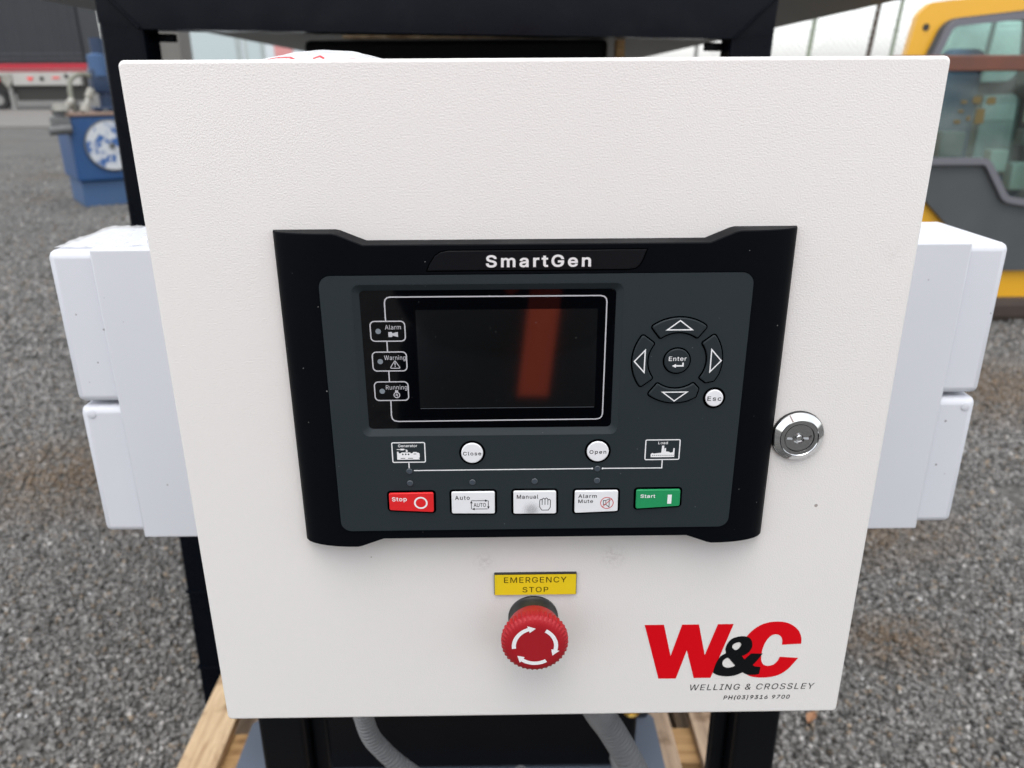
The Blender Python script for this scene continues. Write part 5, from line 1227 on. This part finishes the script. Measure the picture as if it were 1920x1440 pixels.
# ------------------------------------------------------------------ corrugated conduits below the cabinet, plastic bag on top
def conduit(label, pts, r):
    path = spline(pts, .00075)
    rad = [r + (.0006 if (i // 3) % 2 else -.0007) for i in range(len(path))]
    bm = bmesh.new(); add_tube(bm, path, rad, 20)
    o = from_bm('flexible_conduit', bm, M['conduit'], None, angle=40)
    return tag(o, label, 'conduit', 'grey conduits under the cabinet')
conduit('grey corrugated conduit under the cabinet left of centre', [(-.165, .12, .0), (-.163, .15, -.09), (-.158, .19, -.165), (-.153, .20, -.209), (-.144, .205, -.233), (-.126, .21, -.262), (-.095, .22, -.30), (-.04, .24, -.34), (.0, .30, -.37)], .0088)
conduit('thicker grey corrugated conduit under the cabinet right of centre', [(.03, .12, .0), (.045, .15, -.09), (.068, .19, -.172), (.086, .20, -.210), (.110, .20, -.259), (.145, .20, -.34), (.17, .22, -.45), (.175, .35, -.60), (.172, .64, -.70)], .0132)
bm = bmesh.new(); add_tube(bm, [(.188 + .012 * math.cos(t), .62 , -.575 + .016 * math.sin(t)) for t in np.linspace(0, 2 * math.pi, 25)], .004, 8, False)
add_tube(bm, [(.188, .62, -.575), (.188, .66, -.575)], .011, 16)
o = from_bm('brass_gland', bm, M['brass'], mc)

def bag():
    bm = bmesh.new(); nx, ny = 64, 40
    cx, cy = -.118, .095
    grid = []
    r2 = random.Random(5)
    folds = [(r2.uniform(0, 6.28), r2.uniform(90, 260), r2.uniform(.0003, .0011), r2.uniform(0, 6)) for _ in range(16)]
    for j in range(ny + 1):
        row = []
        for i in range(nx + 1):
            u = -1 + 2 * i / nx; v = -1 + 2 * j / ny
            x = cx + .036 * u; y = cy + .045 * v
            h = max(0, 1 - abs(u) ** 1.9) * max(0, 1 - abs(v) ** 2.4)
            z = .4005 + .0062 * h ** .85
            w = sum(a * abs(math.sin(k * ((x - cx) * math.cos(t) + (y - cy) * math.sin(t)) + ph)) for t, k, a, ph in folds)
            z += (w - .006) * .25 * min(1, h * 1.5)
            row.append(bm.verts.new((x, y, max(.4003, z))))
        grid.append(row)
    for j in range(ny):
        for i in range(nx): bm.faces.new((grid[j][i], grid[j][i + 1], grid[j + 1][i + 1], grid[j + 1][i]))
    o = from_bm('plastic_bag', bm, M['film'], None, smooth=True, angle=25)
    tag(o, 'crumpled clear plastic bag with red print lying on the cabinet top', 'bag')
    # red printed bands follow the film
    bm = bmesh.new()
    from mathutils.bvhtree import BVHTree
    dg = bpy.context.evaluated_depsgraph_get()
    bv = BVHTree.FromPolygons([v.co for v in o.data.vertices], [p.vertices[:] for p in o.data.polygons])
    for (pts, w) in (([(-.146, .05), (-.138, .056), (-.131, .055), (-.127, .05)], .0012), ([(-.118, .052), (-.115, .056), (-.112, .052)], .0012), ([(-.112, .048), (-.104, .05), (-.096, .052), (-.09, .05)], .0009)):
        prev = None
        for i in range(len(pts) - 1):
            for k in range(9):
                t = k / 8; x = pts[i][0] * (1 - t) + pts[i + 1][0] * t; y = pts[i][1] * (1 - t) + pts[i + 1][1] * t
                cur = []
                for s in (-1, 1):
                    h = bv.ray_cast(Vector((x, y + s * w, .5)), Vector((0, 0, -1)))
                    cur.append(bm.verts.new((h[0] if h[0] else Vector((x, y, .401))) + Vector((0, 0, .0002))))
                if prev: bm.faces.new((prev[0], cur[0], cur[1], prev[1]))
                prev = cur
    from_bm('red_print', bm, M['ink_red'], o)
bag()

# ------------------------------------------------------------------ the photographer (seen only in reflections)
def skinned(name, verts, edges, radii, m, parent, sub=2, root=0):
    me = bpy.data.meshes.new(name); me.from_pydata(verts, edges, []); me.update()
    o = bpy.data.objects.new(name, me); COL.objects.link(o)
    sk = o.modifiers.new('s', 'SKIN'); sk.use_smooth_shade = True
    if not me.skin_vertices: me.attributes
    lay = me.skin_vertices[0].data
    for i, r in enumerate(radii):
        lay[i].radius = r if isinstance(r, tuple) else (r, r)
        lay[i].use_root = (i == root)
    ss = o.modifiers.new('d', 'SUBSURF'); ss.levels = sub; ss.render_levels = sub
    dg = bpy.context.evaluated_depsgraph_get(); dg.update()
    m2 = bpy.data.meshes.new_from_object(o.evaluated_get(dg)); m2.name = name
    bpy.data.objects.remove(o); bpy.data.meshes.remove(me)
    m2.materials.clear()
    return link(name, m2, m, parent)

def photographer():
    ph = thing('person', 'person standing behind the camera in a navy and red orange jacket holding a phone', 'person', (0.0, -.80, GROUND))
    H = -.77
    # one body: torso, head on a neck, arms raised to the phone, legs
    V, E, Rd = [], [], []
    def v(x, y, z, r): V.append((x, y, z)); Rd.append(r); return len(V) - 1
    def chain(a, *pts):
        for p in pts:
            b = v(*p); E.append((a, b)); a = b
        return a
    pel = v(0, H, .06, (.10, .10))
    ch = chain(pel, (0, H + .005, .22, (.10, .10)), (0, H + .01, .38, (.11, .11)), (0, H, .51, (.10, .10)))
    nk = chain(ch, (0, H - .005, .60, .058), (0, H + .01, .67, .058))
    chain(nk, (0, H + .025, .75, (.076, .095)), (0, H + .02, .84, (.074, .09)), (0, H + .01, .885, .05))
    arms = {}
    for s in (-1, 1):
        e = chain(ch, (s * .185, H - .005, .525, .062), (s * .25, H + .05, .30, .046), (s * .175, H + .25, .29, .040), (s * .105, H + .345, .345, .028))
        arms[s] = V[e]
        chain(pel, (s * .095, H, -.03, .092), (s * .105, H + .01, -.42, .062), (s * .11, H - .02, -.80, .042), (s * .115, H + .01, -.875, .040), (s * .125, H + .14, -.895, .032))
    body = skinned('body', V, E, Rd, M['skin'], ph)
    # face
    for s in (-1, 1):
        bm = bmesh.new(); bmesh.ops.create_uvsphere(bm, u_segments=12, v_segments=8, radius=.0125, matrix=Matrix.Translation((s * .031, H + .108, .775)))
        from_bm('eye', bm, M['eye'], body)
        bm = bmesh.new(); bmesh.ops.create_uvsphere(bm, u_segments=12, v_segments=8, radius=.03, matrix=Matrix.Translation((s * .076, H + .015, .765)) @ Matrix.Diagonal((.35, .7, 1.05, 1)))
        from_bm('ear', bm, M['skin'], body)
    skinned('nose', [(0, H + .112, .785), (0, H + .128, .75), (0, H + .122, .738)], [(0, 1), (1, 2)], [.008, .014, .010], M['skin'], body, sub=1)
    skinned('mouth', [(-.024, H + .112, .712), (0, H + .118, .713), (.024, H + .112, .712)], [(0, 1), (1, 2)], [.004, .007, .004], M['ink_red'], body, sub=1)
    skinned('hair', [(0, H + .05, .868), (0, H - .01, .873), (0, H - .045, .81), (0, H - .05, .73)], [(0, 1), (1, 2), (2, 3)], [(.062, .04), (.082, .045), (.082, .06), (.06, .04)], M['hair'], ph)
    # clothes
    for s in (-1, 1):
        pass
    skinned('trousers', [(0, H, .10), (0, H, .02), (-.098, H, -.05), (-.106, H + .01, -.42), (-.112, H - .02, -.80), (.098, H, -.05), (.106, H + .01, -.42), (.112, H - .02, -.80)], [(0, 1), (1, 2), (2, 3), (3, 4), (1, 5), (5, 6), (6, 7)], [.16, .16, .105, .078, .072, .105, .078, .072], M['navy'], ph)
    jv = [(0, H, .00), (0, H + .005, .22), (0, H + .01, .38), (0, H, .51), (0, H - .005, .575)]
    je = [(0, 1), (1, 2), (2, 3), (3, 4)]; jr = [.215, .20, .20, .15, .085]
    for s in (-1, 1):
        i = len(jv)
        jv += [(s * .19, H - .005, .53), (s * .25, H + .05, .30), (s * .18, H + .245, .29), (s * .12, H + .325, .335)]
        je += [(3, i), (i, i + 1), (i + 1, i + 2), (i + 2, i + 3)]; jr += [.085, .068, .058, .045]
    skinned('jacket', jv, je, jr, M['navy'], ph)
    yv = [(0, H + .01, .27), (0, H + .005, .42), (0, H, .52), (0, H - .005, .585)]
    ye = [(0, 1), (1, 2), (2, 3)]; yr = [.212, .205, .16, .09]
    for s in (-1, 1):
        i = len(yv); yv += [(s * .19, H - .005, .535), (s * .235, H + .03, .39)]
        ye += [(2, i), (i, i + 1)]; yr += [.095, .082]
    skinned('hi_vis_yoke', yv, ye, yr, M['orange'], ph)
    for s in (-1, 1):
        skinned('boot', [(s * .112, H - .02, -.78), (s * .115, H, -.865), (s * .125, H + .10, -.875), (s * .13, H + .19, -.885)], [(0, 1), (1, 2), (2, 3)], [.062, .055, .048, .034], M['boot'], ph)
    # webbing strap hanging in front of the jacket
    bm = bmesh.new(); prev = None
    for i in range(9):
        t = i / 8; z = .018 + .40 * t; x = .019 + .044 * t
        cur = [bm.verts.new((x - .019, H + .222 + .006 * math.sin(4 * t), z)), bm.verts.new((x + .019, H + .224 + .006 * math.sin(4 * t), z))]
        cur += [bm.verts.new((c.co.x, c.co.y - .003, c.co.z)) for c in cur[::-1]]
        if prev:
            for k in range(4): bm.faces.new((prev[k], prev[(k + 1) % 4], cur[(k + 1) % 4], cur[k]))
        else: bm.faces.new(cur)
        prev = cur
    bm.faces.new(prev[::-1])
    tail = bmesh.new(); q = [(-.022, .20), (.012, .20), (.008, .160), (-.008, .148), (-.018, .158)]
    A_ = [tail.verts.new((x, H + .222, z)) for x, z in q]; B_ = [tail.verts.new((x, H + .219, z)) for x, z in q]
    tail.faces.new(A_); tail.faces.new(B_[::-1])
    for k in range(5): tail.faces.new((A_[k], B_[k], B_[(k + 1) % 5], A_[(k + 1) % 5]))
    tag(from_bm('webbing_strap', bm, M['strap'], None, smooth=False), 'red orange webbing strap hanging in front of the person', 'strap')
    from_bm('strap_tail', tail, M['strap'], bpy.data.objects['webbing_strap'], smooth=False)
    # hands: palm, four fingers and a thumb closing on the ends of the phone
    for s in (-1, 1):
        wx, wy, wz = arms[s]
        hv = [(wx, wy, wz), (s * .095 + .02, H + .362, .368)]
        he = [(0, 1)]; hr = [.025, (.034, .018)]
        hand = skinned('hand', hv, he, hr, M['skin'], ph, sub=2)
        for i in range(4):
            L = (.9, 1, .95, .8)[i]; z = .40 - .017 * i
            b0 = (s * .100 + .02, H + .372, z - .01); b1 = (s * .108 + .02, H + .372 + .030 * L, z); b2 = (s * .094 + .02, H + .372 + .040 * L, z + .002); b3 = (s * .078 + .02, H + .372 + .030 * L, z + .004)
            skinned('finger', [b0, b1, b2, b3], [(0, 1), (1, 2), (2, 3)], [.0095, .009, .008, .007], M['skin'], hand, sub=1)
        skinned('thumb', [(s * .092 + .02, H + .352, .365), (s * .082 + .02, H + .350, .392), (s * .062 + .02, H + .352, .404)], [(0, 1), (1, 2)], [.0125, .011, .009], M['skin'], hand, sub=1)
    # phone: just behind the viewpoint, tilted with it
    bm = bmesh.new(); add_box(bm, -.060, .087, -.050, .022, .010, .018, .004, 3)
    o = from_bm('phone', bm, M['phone'], None)
    o.matrix_world = cam.matrix_world if False else (Matrix.Translation(cam.location) @ cam.rotation_euler.to_matrix().to_4x4())
    tag(o, 'black phone held level in both hands of the person', 'phone')
photographer()
